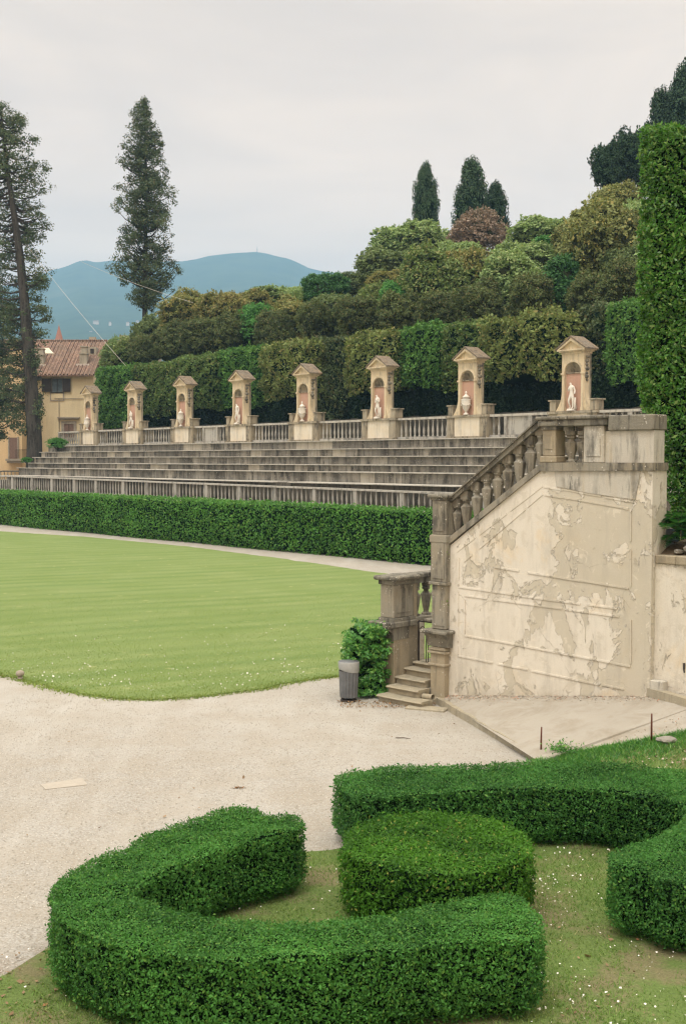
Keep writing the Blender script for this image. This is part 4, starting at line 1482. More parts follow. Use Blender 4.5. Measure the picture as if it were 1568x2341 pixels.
# ------------------------------------------------------------------ clipped holm-oak hedges behind the niches
segs = [  # x0, x1, ytop, zbottom, d front, material, lump, label
    (216, 292, 839, 7.6, 9.9, 'hedge_green', .22, 'bright green clipped hedge block nearest the yellow house, leafy to the ground'),
    (292, 388, 832, 9.0, 10.5, 'hedge_olive', .2, 'flat olive clipped hedge block behind the second niche'),
    (386, 486, 816, 9.4, 9.6, 'hedge_olive', .35, 'lumpy olive clipped hedge block behind the third niche'),
    (486, 592, 798, 9.3, 10.4, 'hedge_green', .22, 'green clipped hedge block behind the fourth niche'),
    (592, 698, 787, 9.8, 9.1, 'hedge_brown', .45, 'bulging yellow-olive hedge block overhanging between the fourth and fifth niches'),
    (698, 782, 774, 7.8, 10.9, 'hedge_grey', .22, 'grey-green hedge block behind the fifth niche, dark to the ground'),
    (784, 902, 763, 9.7, 9.6, 'hedge_brown', .35, 'brown-tinged clipped hedge block behind the sixth niche'),
    (904, 1000, 747, 9.9, 10.1, 'hedge_green', .38, 'fresh green clipped hedge block right of the sixth niche'),
    (1003, 1092, 742, 9.6, 10.4, 'hedge_olive', .25, 'smooth olive hedge block behind the seventh niche'),
    (1096, 1272, 722, 9.9, 9.2, 'hedge_brown', .5, 'wide heavy olive hedge block bulging between the seventh and eighth niches'),
    (1312, 1384, 700, 9.6, 11.5, 'hedge_grey', .25, 'small dull brown-grey hedge block above the eighth niche'),
    (1376, 1600, 686, 9.3, 10.6, 'hedge_green', .25, 'square green hedge block between the last niche and the tall laurel hedge'),
]
for i, (x0, x1, yt, zb, df, mt, lump, lab) in enumerate(segs):
    s0, zt0 = TH.sz(x0, yt, df); s1, _ = TH.sz(x1, yt, df)
    _, zt = TH.sz((x0 + x1) / 2, yt, df)
    P = [TH.w(s0 + .1, df)[:2], TH.w(s1 - .1, df)[:2], TH.w(s1 - .1, df + 3.4)[:2], TH.w(s0 + .1, df + 3.4)[:2]]

    def zbf(Q, zb=zb, i=i):
        return zb + .35 * pn(np.column_stack([Q, np.zeros(len(Q))]), 2.4, 60 + i)

    def ztf(Q, zt=zt, i=i):
        return zt + .09 * pn(np.column_stack([Q, np.zeros(len(Q))]), 3.0, 80 + i)
    o = hedge('clipped_hedge', P, zb, zt, .19, 150, M[mt], M['inner'], amp=lump * .85 + .08, lump=1.25, step=.5, smooth=1, rnd=.22, seed=60 + i, batter=.3, zbot=zbf, ztop=ztf, spread=.85, sprig=.25)
    tag(o, lab, 'hedge', 'clipped hedge blocks behind the niches')
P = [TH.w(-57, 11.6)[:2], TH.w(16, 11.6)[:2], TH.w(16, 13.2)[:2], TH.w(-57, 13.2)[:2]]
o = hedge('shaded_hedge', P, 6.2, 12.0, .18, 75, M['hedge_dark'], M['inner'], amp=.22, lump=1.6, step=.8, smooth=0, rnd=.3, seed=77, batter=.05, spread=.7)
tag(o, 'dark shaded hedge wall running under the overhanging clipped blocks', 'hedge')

# ------------------------------------------------------------------ trees


def crown_mesh(name, seed, kind='broad', nclump=130, per=75, leaf=.16, mats=None, up=.25, cr=(.16, .30), core=.78):
    """unit crown (radius about 1): clumps of leaf faces set over an uneven envelope"""
    rg = np.random.default_rng(seed)
    lc = rg.normal(size=(11, 3)); lc /= np.linalg.norm(lc, axis=1)[:, None]
    lc[:, 2] = lc[:, 2] * .9 + .05; lc *= rg.uniform(.38, .62, (11, 1)); lr = rg.uniform(.34, .50, 11)

    def envelope(d):
        d = d / (np.linalg.norm(d, axis=1)[:, None] + 1e-9)
        b = d @ lc.T
        disc = b ** 2 - (lc ** 2).sum(1) + lr ** 2
        r = np.where(disc > 0, b + np.sqrt(np.maximum(disc, 0)), 0).max(1)
        return np.maximum(r, .68) * 1.02 * (1 + .08 * pn(d, .8, seed, 2))
    th = rg.random(nclump) * 2 * math.pi
    cz = rg.uniform(-.75, 1.0, nclump)
    rad = np.sqrt(np.clip(1 - cz ** 2, 0, 1))
    if kind == 'column':
        cz = rg.uniform(-1, 1, nclump)
        q = (cz + 1) / 2
        rad = np.where(q < .25, .55 + .45 * q / .25, np.sqrt(np.clip(1 - ((q - .25) / .75) ** 1.6, 0, 1)))
    dirs = np.stack([np.cos(th) * rad, np.sin(th) * rad, cz], 1)
    wob = 1 + .22 * pn(dirs, 1.3, seed, 2) if kind == 'column' else envelope(dirs)
    depth = np.where(rg.random(nclump) < .8, rg.uniform(.78, .98, nclump), rg.uniform(.3, .75, nclump))
    C0 = dirs * (wob * depth)[:, None]
    if kind == 'column':
        C0[:, 2] = dirs[:, 2]
        C0[:, :2] = dirs[:, :2] * (wob * depth)[:, None]
    Pl = []; Nl = []
    for c in C0:
        R = rg.uniform(*cr)
        k = int(per * (R / cr[1]) ** 1.3)
        n_ = rg.normal(size=(k, 3)); n_ /= np.linalg.norm(n_, axis=1)[:, None]
        n_[:, 2] = np.where(n_[:, 2] < -.3, -n_[:, 2], n_[:, 2])
        rr = R * (.55 + .5 * rg.random(k))
        sc = np.array([1, 1, .95 if kind != 'column' else 1.5])
        Pl.append(c + n_ * rr[:, None] * sc); Nl.append(n_)
    if kind != 'column':
        for _ in range(150):
            d = rg.normal(size=3); d[2] = abs(d[2]) * .9 + .05; d /= np.linalg.norm(d)
            b0 = d * envelope(d[None])[0] * .96; g = d * .5 + np.array([0, 0, .8]) + rg.normal(size=3) * .2; g /= np.linalg.norm(g)
            L_ = rg.uniform(.06, .20); k = 13; u = rg.random(k)
            Pl.append(b0 + g * (u * L_)[:, None] + rg.normal(size=(k, 3)) * (.030 * (1.1 - u))[:, None]); Nl.append(rg.normal(size=(k, 3)))
    P = np.concatenate(Pl); Nn = np.concatenate(Nl)
    V = leaves(P, Nn, leaf, rg, .5, .62, .3, up)
    # dark inner body
    bmx = bmesh.new()
    bmesh.ops.create_icosphere(bmx, subdivisions=3, radius=1)
    bv = np.array([v.co[:] for v in bmx.verts])
    bf = [tuple(v.index for v in f.verts) for f in bmx.faces]
    bmx.free()
    w_ = ((1 + .22 * pn(bv, 1.3, seed, 2)) if kind == 'column' else envelope(bv)) * core
    if kind == 'column':
        q = (bv[:, 2] + 1) / 2
        rad = np.where(q < .25, .55 + .45 * q / .25, np.sqrt(np.clip(1 - ((q - .25) / .75) ** 1.6, 0, 1)))
        h = np.linalg.norm(bv[:, :2], axis=1)[:, None] + 1e-6
        bv[:, :2] = bv[:, :2] / h * (rad * w_)[:, None] * np.minimum(1, h * 30)
        bv[:, 2] *= .93
    else:
        bv = bv * w_[:, None]
        bv[:, 2] = np.maximum(bv[:, 2], -.72)
    if core <= 0:
        bv, bf = np.zeros((0, 3)), []
    return join_raw(name, V, (bv, bf), mats or [M['tree_green'], M['inner']])


crowns = [crown_mesh('crown', 100 + i, 'broad', 520, 90, .062, None, .45, (.08, .19), .86) for i in range(4)]
crowns_fine = [crown_mesh('crown', 150 + i, 'broad', 330, 60, .062, None, .3, (.09, .18), .84) for i in range(2)]
crowns_loose = [crown_mesh('crown', 160 + i, 'broad', 190, 60, .07, None, .3, (.12, .24), .55) for i in range(2)]
crowns_cy = [crown_mesh('crown', 180 + i, 'broad', 300, 70, .075, None, .8, (.10, .20), .72) for i in range(3)]
cypress = [crown_mesh('crown', 170 + i, 'column', 300, 60, .09, None, .9, (.14, .26), .80) for i in range(3)]


def tree(px, py, hw, hh, d, mat, label, meshes=crowns, k=0, name='broadleaf_tree', depthk=1.0, zmin=None, cat='tree', group='trees on the wooded slope', inner='inner_brown', yaw=None, Y=None):
    if Y is None:
        s, z = TH.sz(px, py, d); c = np.array(TH.w(s, d, z))
    else:
        c = D(px, py, Y)
    Yc = c[1]
    kx, kz = (1.0, 1.0) if name != 'broadleaf_tree' else (1.22, 1.12)
    if name == 'cypress_tree': kz = .84; c = c - np.array([0, 0, hh / F * Yc * .06])
    rx = hw / F * Yc * kx; rz = hh / F * Yc * kz
    ls, ld = TH.loc(c)
    zg = ter_z(ls, ld) if zmin is None else zmin
    zg = min(zg, c[2] - rz * .8 - .3)
    t = thing(name, label, cat, (c[0], c[1], zg), 0, group)
    o = link('crown', meshes[k % len(meshes)].copy() if False else meshes[k % len(meshes)], t, (0, 0, c[2] - zg))
    o.scale = (rx, rx * depthk, rz); o.rotation_euler[2] = yaw if yaw is not None else k * 1.7
    o.material_slots[0].link = 'OBJECT'; o.material_slots[0].material = M[mat]
    if len(o.material_slots) > 1:
        o.material_slots[1].link = 'OBJECT'; o.material_slots[1].material = M[inner]
    mb = MB(); hcr = c[2] - zg
    r0 = max(.1, min(.4, rx * .09))
    mb.tube([(0, 0, -.3), (.1 * rx * .3, 0, hcr * .4), (0, .03, hcr)], [r0 * 1.3, r0, r0 * .5], 7)
    for a in range(3):
        an = a * 2.1 + k
        mb.tube([(0, 0, max(.3, hcr - rz * .9)), (math.cos(an) * rx * .35, math.sin(an) * rx * .35, hcr - rz * .3), (math.cos(an) * rx * .6, math.sin(an) * rx * .6, hcr + rz * .1)], [r0 * .6, r0 * .4, r0 * .15], 5)
    mb.build('trunk', M['bark'], t, True)
    return t


TR = [
    (272, 812, 44, 42, 17, 'tree_pale', 'pale thin-leaved tree rising beside the tiled roof', 'l'),
    (352, 780, 54, 58, 18, 'tree_grey', 'dull dark green tree at the foot of the lone tall conifer', 'b'),
    (300, 808, 40, 34, 15, 'tree_ochre_green', 'small olive shrubby tree over the left end of the hedge', 'b'),
    (432, 738, 68, 70, 18, 'tree_ochre', 'rusty ochre holm oak, leftmost of the rusty crowns', 'b'),
    (512, 728, 58, 66, 19, 'tree_ochre', 'rusty ochre tree just left of the bright green one', 'b'),
    (575, 702, 46, 40, 24, 'tree_ochre', 'small orange-tinged crown above the bright green tree', 'b'),
    (588, 745, 50, 54, 16, 'tree_green', 'bright green round tree among the rusty ones', 'b'),
    (668, 745, 56, 62, 17, 'tree_ochre', 'light tawny tree right of the bright green one', 'b'),
    (640, 688, 74, 34, 30, 'tree_pale', 'flat yellow-green crown against the blue hill', 'b'),
    (700, 690, 40, 40, 27, 'tree_pale', 'pale feathery tree left of the deep green crown', 'l'),
    (744, 668, 54, 46, 27, 'tree_deep', 'deep emerald rounded tree at the right end of the blue hill', 'b'),
    (762, 742, 72, 66, 17, 'tree_grey', 'wide grey-olive tree with a fine thin crown below the emerald one', 'f'),
    (862, 715, 52, 72, 20, 'tree_ochre_green', 'narrow olive and rust tree right of the grey-olive crown', 'b'),
    (885, 652, 40, 36, 24, 'tree_ochre', 'small rust-topped crown in front of the smooth grey one', 'b'),
    (893, 628, 86, 62, 30, 'tree_grey', 'broad smooth dome of fine grey-green leaves', 'f'),
    (800, 655, 36, 32, 33, 'tree_grey', 'small grey-green crown left of the smooth dome', 'f'),
    (945, 565, 88, 58, 42, 'tree_pale', 'light green tree on the skyline left of the first cypress', 'b'),
    (880, 590, 36, 38, 45, 'tree_pale', 'light green crown at the left end of the skyline trees', 'l'),
    (905, 700, 44, 60, 17, 'tree_green', 'green sapling-like tree wedged between rusty crowns', 'b'),
    (985, 672, 84, 96, 19, 'tree_ochre_green', 'big olive tree with rusty patches in mid slope', 'b'),
    (1062, 645, 66, 82, 22, 'tree_ochre', 'big rusty orange tree in the middle of the slope', 'b'),
    (1050, 600, 60, 50, 30, 'tree_pale', 'yellow-green tree below the pinkish bare one', 'b'),
    (1085, 540, 62, 58, 42, 'tree_pink', 'pinkish brown nearly bare tree in front of the cypress pair', 'l'),
    (1168, 690, 100, 98, 18, 'tree_pale', 'large pale olive tree with billowing crown right of centre', 'b'),
    (1190, 612, 76, 62, 26, 'tree_pale', 'pale green tree behind the billowing olive one', 'b'),
    (1240, 548, 74, 52, 38, 'tree_pale', 'layered light green tree on the skyline right of the cypresses', 'b'),
    (1260, 570, 60, 34, 34, 'tree_green', 'flat-spreading green tree below the skyline', 'b'),
    (1280, 690, 74, 90, 17, 'tree_deep', 'dark green tree filling the gap above the eighth niche', 'b'),
    (1292, 790, 40, 70, 13.6, 'tree_deep', 'dark green growth filling the gap between hedge blocks', 'b'),
    (1385, 590, 96, 132, 20, 'tree_gold', 'tall brown-gold evergreen with drooping tufts by the tall laurel hedge', 'b'),
    (1405, 490, 62, 74, 27, 'tree_gold', 'golden pointed crown above the brown-gold evergreen', 'b'),
    (1320, 560, 55, 70, 28, 'tree_gold', 'brown-gold crown at the left shoulder of the tall evergreen', 'b'),
    (1465, 540, 60, 90, 24, 'tree_pale', 'pale green crown half hidden by the tall laurel hedge', 'b'),
    (1450, 640, 70, 80, 19, 'tree_grey', 'dark grey-green crown low beside the tall laurel hedge', 'b'),
]
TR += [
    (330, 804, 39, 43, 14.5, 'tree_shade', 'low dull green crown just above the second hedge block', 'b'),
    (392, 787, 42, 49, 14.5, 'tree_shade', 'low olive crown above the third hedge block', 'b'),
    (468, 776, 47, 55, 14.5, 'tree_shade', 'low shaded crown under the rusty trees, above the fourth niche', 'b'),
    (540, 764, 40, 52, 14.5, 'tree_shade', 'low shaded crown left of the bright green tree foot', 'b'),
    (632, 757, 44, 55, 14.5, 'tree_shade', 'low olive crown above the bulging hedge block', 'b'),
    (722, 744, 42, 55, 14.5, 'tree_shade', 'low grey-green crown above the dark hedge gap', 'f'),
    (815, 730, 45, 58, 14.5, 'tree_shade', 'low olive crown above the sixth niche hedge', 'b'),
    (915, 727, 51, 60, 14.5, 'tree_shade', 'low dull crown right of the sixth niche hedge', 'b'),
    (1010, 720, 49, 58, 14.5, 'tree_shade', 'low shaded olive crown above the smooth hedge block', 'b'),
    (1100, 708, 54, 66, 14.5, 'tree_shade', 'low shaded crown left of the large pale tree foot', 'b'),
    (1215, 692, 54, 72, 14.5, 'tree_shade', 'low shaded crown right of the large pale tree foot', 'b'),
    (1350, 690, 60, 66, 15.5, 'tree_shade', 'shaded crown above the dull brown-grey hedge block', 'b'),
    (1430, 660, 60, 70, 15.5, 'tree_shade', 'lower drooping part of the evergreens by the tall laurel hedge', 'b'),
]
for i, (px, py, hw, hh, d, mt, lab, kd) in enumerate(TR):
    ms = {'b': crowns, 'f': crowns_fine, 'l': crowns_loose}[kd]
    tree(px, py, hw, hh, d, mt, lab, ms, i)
# background fill: wood behind the slope, one mass
rg2 = np.random.default_rng(9)
Vs = []
for (px, py, hw, hh, d) in [(1000, 700, 330, 70, 24), (1200, 640, 260, 80, 36), (700, 770, 250, 50, 21), (1350, 700, 160, 120, 24), (480, 790, 160, 40, 21)]:
    s, z = TH.sz(px, py, d); c = np.array(TH.w(s, d, z))
    k = 14000
    q = rg2.normal(size=(k, 3)); q /= np.linalg.norm(q, axis=1)[:, None]; q[:, 2] = np.abs(q[:, 2]) * 1.3 - .5
    L = hw / F * c[1]; H_ = hh / F * c[1]
    P = c + TH.a * (q[:, 0] * L * .9)[:, None] + TH.n * (q[:, 1] * 4)[:, None] + np.array([0, 0, 1]) * (q[:, 2] * H_ * .8)[:, None]
    Vs.append(leaves(P, q, .42, rg2, .6, .6))
o = link('undergrowth', raw_mesh('undergrowth', np.concatenate(Vs), 4, [M['tree_grey']]))
tag(o, 'dark undergrowth between the tree crowns of the slope', 'undergrowth', kind='stuff')

CY = [
    (974, 462, 30, 92, 50, 'cypress_leaf', 'slim cypress standing alone on the skyline, left of the pair', 0, 0),
    (1078, 465, 40, 106, 50, 'cypress_leaf', 'taller conical cypress, left tree of the skyline pair', 1, 0),
    (1132, 492, 34, 74, 48, 'cypress_black', 'shorter ragged cypress, right tree of the skyline pair', 2, 0),
    (1388, 385, 32, 82, 46, 'cypress_black', 'dark cypress forming the left side of the black-green clump', 0, 0),
    (1425, 365, 38, 90, 48, 'cypress_black', 'dark cypress in the middle of the black-green clump', 1, 0),
    (1465, 370, 40, 96, 50, 'cypress_black', 'dark cypress of the clump partly behind the tall laurel hedge', 2, 0),
    (1512, 330, 30, 130, 56, 'cypress_black', 'tall dark cypress rising above the laurel hedge, left one', 1, 0),
    (1562, 300, 36, 150, 56, 'cypress_black', 'tallest dark cypress, cut by the right edge of the picture', 2, 0),
]
for i, (px, py, hw, hh, d, mt, lab, k, _) in enumerate(CY):
    tree(px, py, hw * (1.45 if px > 1200 else 1.0), hh, d, mt, lab, (crowns_cy if 1300 < px < 1480 else cypress), k, 'cypress_tree', 1.0, None, 'cypress', 'cypresses on the slope', 'inner')


def tuft_tree(name, label, base, topz, trunk_px, profile, Y, mat, ncl, seed, leaf=.16, r0=.55, zlow=None, gap=-.25, CR=(.35, .75), per=60, flat=.7, inner=.35, lift=.45, zfront=None):
    """old conifer: trunk, limbs, and irregular foliage clumps filling an uneven envelope. profile: list of (z, left reach, right reach)"""
    rr = random.Random(seed); rgt = np.random.default_rng(seed)
    t = thing(name, label, 'conifer', tuple(base), 0, 'old conifers behind the seats')
    bz = base[2]; B0 = np.array(base)
    tz = [p[2] for p in trunk_px]; tx = [p[0] for p in trunk_px]; ty = [p[1] for p in trunk_px]

    def axis(z):
        return np.array([np.interp(z, tz, tx), np.interp(z, tz, ty), z])
    pr = sorted(profile); pz = [p[0] for p in pr]
    mb = MB(); hts = np.linspace(bz - .5, topz - .6, 18)
    mb.tube([axis(z) - B0 for z in hts], [r0 * (1 - .9 * (z - bz) / (topz - bz)) * (1.35 if z < bz + 1 else 1) for z in hts], 9)
    mb.build('trunk', M['bark'], t, True)
    limb = MB(); P = []; Nn = []
    zl = pz[0] if zlow is None else zlow
    made = 0; tries = 0
    while made < ncl and tries < ncl * 6:
        tries += 1
        z = rr.uniform(zl, topz); an = rr.uniform(0, 2 * math.pi); c = math.cos(an)
        rl = np.interp(z, pz, [p[1] for p in pr]); rr_ = np.interp(z, pz, [p[2] for p in pr])
        reach = rl + (rr_ - rl) * (.5 + .5 * c)
        if rr.random() > reach / 4.5 + .12: continue
        if zfront is not None and z < zfront and math.sin(an) < -.1 and abs(c) < .85 and rr.random() < .88: continue
        q = rr.uniform(inner, 1.0)
        R = rr.uniform(*CR) * min(1.0, .45 + reach / 3)
        rad = max(0, reach - R * .6) * q
        ctr = axis(z) + np.array([math.cos(an) * rad, math.sin(an) * rad, 0])
        e = float(pn(np.array([[math.cos(an) * 3, math.sin(an) * 3, z]]), 3.4, seed, 2)[0])
        ctr[:2] = axis(z)[:2] + (ctr[:2] - axis(z)[:2]) * (1 + .20 * e)
        if float(pn(ctr[None], 2.3, seed + 5, 2)[0]) < gap: continue
        made += 1
        m_ = int(per * (R / CR[1]) ** 1.6) + 8
        dd_ = rgt.normal(size=(m_, 3)); dd_ /= np.linalg.norm(dd_, axis=1)[:, None]
        P.append(ctr + dd_ * (R * (.35 + .75 * rgt.random(m_)))[:, None] * np.array([1, 1, flat])); Nn.append(dd_)
        if made % 3 == 0 and rad > .8:
            a0 = axis(max(bz + 1, z - rad * lift)); d = ctr - a0
            pts = [a0 + d * u + np.array([0, 0, .18 * rad * math.sin(math.pi * u) * -1]) for u in (0, .35, .7, 1)]
            limb.tube([p - B0 for p in pts], [.10 * min(1.2, rad / 3) + .02, .07, .045, .02], 5)
    limb.build('limbs', M['bark'], t, True)
    P = np.concatenate(P) - B0; Nn = np.concatenate(Nn)
    link('crown', raw_mesh('crown', leaves(P, Nn, leaf, rgt, .6, .5, .35, .25), 4, [M[mat]]), t)
    return t


# lone conifer (x 252..420, y 218..735)
Y2 = 126.0; pm = F / Y2
tp = [D(x, y, Y2) for x, y in ((332, 880), (332, 735), (333, 600), (335, 420), (332, 300), (330, 222))]
zz = lambda y: float(D(332, y, Y2)[2])
prof = [(zz(y), l / pm * 1.06, r / pm * 1.06) for y, l, r in ((722, 6, 8), (705, 28, 30), (685, 45, 48), (655, 62, 68), (625, 76, 84), (590, 80, 78), (560, 74, 62), (520, 70, 68), (470, 74, 60), (440, 70, 76), (400, 68, 50), (350, 60, 46), (310, 48, 42), (285, 40, 30), (262, 38, 20), (240, 20, 18), (224, 9, 9))]
b = tp[0].copy(); b[2] = ter_z(*TH.loc(tp[0])) - .2
tp = [np.array([tp[0][0], tp[0][1], b[2]])] + tp
tuft_tree('tall_conifer', 'lone tall conifer with a full tapering crown, in front of the blue hill', b, zz(224), tp, prof, Y2, 'conifer_leaf', 800, 31, .19, .50, zz(716), -.26, (.34, .78), 88, .75, .2)
# left conifer with leaning trunk
Y1 = 113.0; pm = F / Y1
tp = [D(x, y, Y1) for x, y in ((80, 1075), (80, 1000), (70, 850), (58, 700), (46, 580), (30, 470), (14, 360), (4, 260), (0, 240))]
zz = lambda y: float(D(60, y, Y1)[2])
prof = [(zz(y), l / pm, r / pm) for y, l, r in ((1010, 40, 12), (960, 80, 25), (930, 90, 30), (860, 95, 22), (800, 110, 30), (745, 110, 62), (700, 110, 60), (640, 100, 66), (560, 90, 66), (480, 95, 84), (400, 100, 92), (350, 100, 92), (300, 100, 76), (262, 90, 62), (243, 50, 50))]
b = tp[0].copy(); b[2] = 1.2
tp = [np.array([tp[0][0], tp[0][1], 1.2])] + tp
tuft_tree('tall_conifer', 'old conifer with a bare leaning trunk and ragged open limbs at the left edge', b, zz(241), tp, prof, Y1, 'conifer_leaf', 760, 32, .19, .85, zz(1000), -.12, (.38, .9), 85, .6, .3, .15, zz(430))
# dark spreading tree low at the left edge
tp = [D(x, y, 119.0) for x, y in ((-40, 1080), (-35, 950), (-30, 800), (-28, 680))]
zz = lambda y: float(D(0, y, 119.0)[2]); pm = F / 119
prof = [(zz(y), l / pm, r / pm) for y, l, r in ((1010, 60, 60), (980, 100, 75), (920, 110, 118), (860, 120, 100), (780, 110, 96), (700, 90, 80), (640, 50, 45))]
b = tp[0].copy(); b[2] = 1.0
tp = [np.array([tp[0][0], tp[0][1], 1.0])] + tp
tuft_tree('spreading_conifer', 'dark spreading evergreen low at the left edge, before the yellow house', b, zz(640), tp, prof, 119, 'conifer_leaf', 760, 33, .21, .5, zz(1005), -.4, (.45, 1.0), 100, .6, .15, .1)

# small shrubs at the end of the seats
for (px, py, hw, hh, Y, lab, mt) in ((132, 1014, 26, 17, 110, 'small green bush at the left end of the top seat', 'tree_green'), (62, 1052, 14, 9, 108, 'tiny bush at the foot of the leaning conifer', 'tree_green')):
    c = D(px, py, Y)
    tree(px, py, hw, hh, 0, mt, lab, crowns_loose, 1, 'bush', 1.0, c[2] - hh / F * Y - .2, 'bush', 'bushes at the end of the seats', 'inner', None, Y)

# ------------------------------------------------------------------ the yellow house
YH = 135.0
hx = lambda x: (x - 784) / F * YH
hz = lambda y, Y=YH: 5.1 + (1050 - y) / F * Y
H = thing('yellow_house', 'large yellow ochre house with terracotta roof, behind the trees at the left', 'house', (hx(100), YH, 0))
ox = hx(100)
X0, X1 = hx(-120) - ox, hx(217) - ox
ze = hz(857)
mb = MB(); mb.box(X0, X1, 0, 13, -1, ze); mb.build('wall', M['ochre_wall'], H)
mb = MB(); mb.box(X0 + .01, hx(72) - ox, -3.6, -.001, -1, hz(800)); mb.build('wing_wall', M['orange_wall'], H)
zr = hz(781, YH + 6.8)
rf = MB()
ov = .7
V = [(X0, -ov, ze - .05), (X1 + .25, -ov, ze - .05), (X1 + .25, 6.8, zr), (X0, 6.8, zr), (X1 + .25, 14.3, ze - .05), (X0, 14.3, ze - .05)]
V2 = [(x, y, z - .18) for x, y, z in V]
rf.add(V + V2, [(0, 1, 2, 3), (3, 2, 4, 5), (6, 9, 8, 7), (9, 11, 10, 8), (0, 6, 7, 1), (4, 10, 11, 5), (1, 7, 8, 2), (2, 8, 10, 4)])
# ridges of cover tiles
roof = rf.build('roof', M['tiles'], H)
tm = MB(); x = X0 + .2
sl = math.atan2(zr - ze, 6.8 + ov)
while x < X1 + .2:
    tm.tube([(x, -ov - .03, ze - .03), (x, 6.8, zr + .03)], .085, 5, 0, False); x += .42
tm.tube([(X0, 6.8, zr + .05), (X1 + .25, 6.8, zr + .05)], .14, 6)
tm.build('cover_tiles', M['tiles'], roof, True)
mb = MB(); mb.box(X1 - 6, X1 + 5, 9, 18, ze - 3, hz(779, 144)); mb.build('rear_wall', M['chimney'], H)
mb = MB()
xa, xb = hx(240) - ox + .2, hx(300) - ox + 2
za = hz(767, 146)
mb.add([(xa, 8.6, hz(768, 144)), (xa + 4.8, 8.4, hz(772, 144) - .2), (xa + 9, 3.0, hz(800, 138)), (xa + 1.5, 3.0, hz(800, 138) - .3), (xa, 8.6, hz(768, 144) - .25), (xa + 4.8, 8.4, hz(772, 144) - .5), (xa + 9, 3, hz(800, 138) - .3), (xa + 1.5, 3, hz(800, 138) - .6)],
       [(0, 3, 2, 1), (4, 5, 6, 7), (0, 1, 5, 4), (1, 2, 6, 5), (2, 3, 7, 6), (3, 0, 4, 7)])
mb.build('rear_roof', M['tiles'], H)


def hrect(x0, x1, y0, y1):
    return hx(x0) - ox, hx(x1) - ox, hz(y1), hz(y0)


def winframe(x0, x1, y0, y1, fr=.16, nm='window', pane=True, mt='glass', wing=0.0):
    a, b, c, d = hrect(x0, x1, y0, y1)
    f = MB()
    f.box(a - fr, a, -.08 + wing, .02 + wing, c - fr, d + fr); f.box(b, b + fr, -.08 + wing, .02 + wing, c - fr, d + fr)
    f.box(a, b, -.08 + wing, .02 + wing, d, d + fr); f.box(a, b, -.08 + wing, .02 + wing, c - fr, c)
    o = f.build(nm, M['grey_trim'], H)
    g = MB(); g.box(a, b, -.03 + wing, .01 + wing, c, d); g.build('pane', M[mt], o)
    return o, (a, b, c, d)


o, (a, b, c, d) = winframe(123, 146, 866, 896)
for (p, q) in ((a - 1.15, a - .05), (b + .05, b + .95)):
    s_ = MB(); s_.box(p, q, -.20, -.10, c, d)
    k = 12
    for i in range(k):
        z = c + (d - c) * (i + .5) / k; s_.box(p + .08, q - .08, -.225, -.201, z - .02, z + .03)
    s_.build('shutter', M['shutter'], o)
s_ = MB(); s_.box((a + b) / 2 - .04, (a + b) / 2 + .04, -.07, -.031, c, d); s_.build('mullion', M['shutter'], o)
winframe(120, 147, 899, 914, .12, 'blind_panel', True, 'ochre_wall')
winframe(88.5, 98, 858, 870, .10)
o, (a, b, c, d) = winframe(90.5, 99, 905, 930, .12)
s_ = MB()
for i in range(4):
    x = a + (b - a) * (i + .5) / 4; s_.box(x - .015, x + .015, -.12, -.09, c, d)
for i in range(7):
    z = c + (d - c) * (i + .5) / 7; s_.box(a, b, -.089, -.065, z - .015, z + .015)
s_.build('bars', M['iron'], o)
o, (a, b, c, d) = winframe(149, 171, 969, 1000, .30, 'window', True, 'brown_door')
s_ = MB(); s_.box(a - .7, b + .7, -.35, .02, d + .62, d + .78); s_.box(a - .5, b + .5, -.22, .02, d + .50, d + .619); s_.build('hood', M['grey_trim'], o)
s_ = MB()
for i in (.0, 1.0):
    pass
s_.box((a + b) / 2 - .03, (a + b) / 2 + .03, -.06, -.031, c, d); s_.build('mullion', M['shutter'], o)
mb = MB()
mb.tube([(hx(128) - ox, -.08, hz(911)), (hx(194) - ox, -.08, hz(911))], .035, 5); mb.tube([(hx(138) - ox, -.08, hz(911)), (hx(138) - ox, -.08, 2)], .04, 5)
mb.build('drainpipe', M['grey_trim'], H)
# wing openings
wz = lambda y: hz(y, YH - 3.6); wx = lambda x: (x - 784) / F * (YH - 3.6) - ox
mb = MB(); mb.box(wx(24), wx(42), -3.68, -3.62, wz(1048), wz(1000)); o = mb.build('door', M['brown_door'], H)
mb = MB(); mb.box(wx(21), wx(24) - .005, -3.72, -3.60, wz(1048), wz(998)); mb.box(wx(42) + .005, wx(45), -3.72, -3.60, wz(1048), wz(998)); mb.build('frame', M['grey_trim'], o)
mb = MB(); mb.box(wx(20), wx(76), -4.6, -3.605, wz(1053), wz(1048) - .01); mb.box(wx(22), wx(74), -4.45, -3.61, wz(1058), wz(1053) - .01); o = mb.build('balcony', M['grey_trim'], H)
mb = MB()
for i in range(18):
    x = wx(43) + (wx(76) - wx(43)) * i / 17; mb.tube([(x, -4.5, wz(1048)), (x, -4.5, wz(1028))], .02, 4)
mb.tube([(wx(43), -4.5, wz(1028)), (wx(76), -4.5, wz(1028))], .03, 5)
mb.build('railing', M['iron'], o)
# roof furniture


def on_roof(px, py):
    """point of the front roof slope seen at a pixel"""
    r = ray(px, py); P0 = np.array([0, YH - ov, ze - .05]); nrm = np.cross([1, 0, 0], [0, 6.8 + ov, zr - ze + .05]); t = ((P0 - CAM) @ nrm) / (r @ nrm)
    p = CAM + r * t
    return p - np.array([ox, YH, 0])


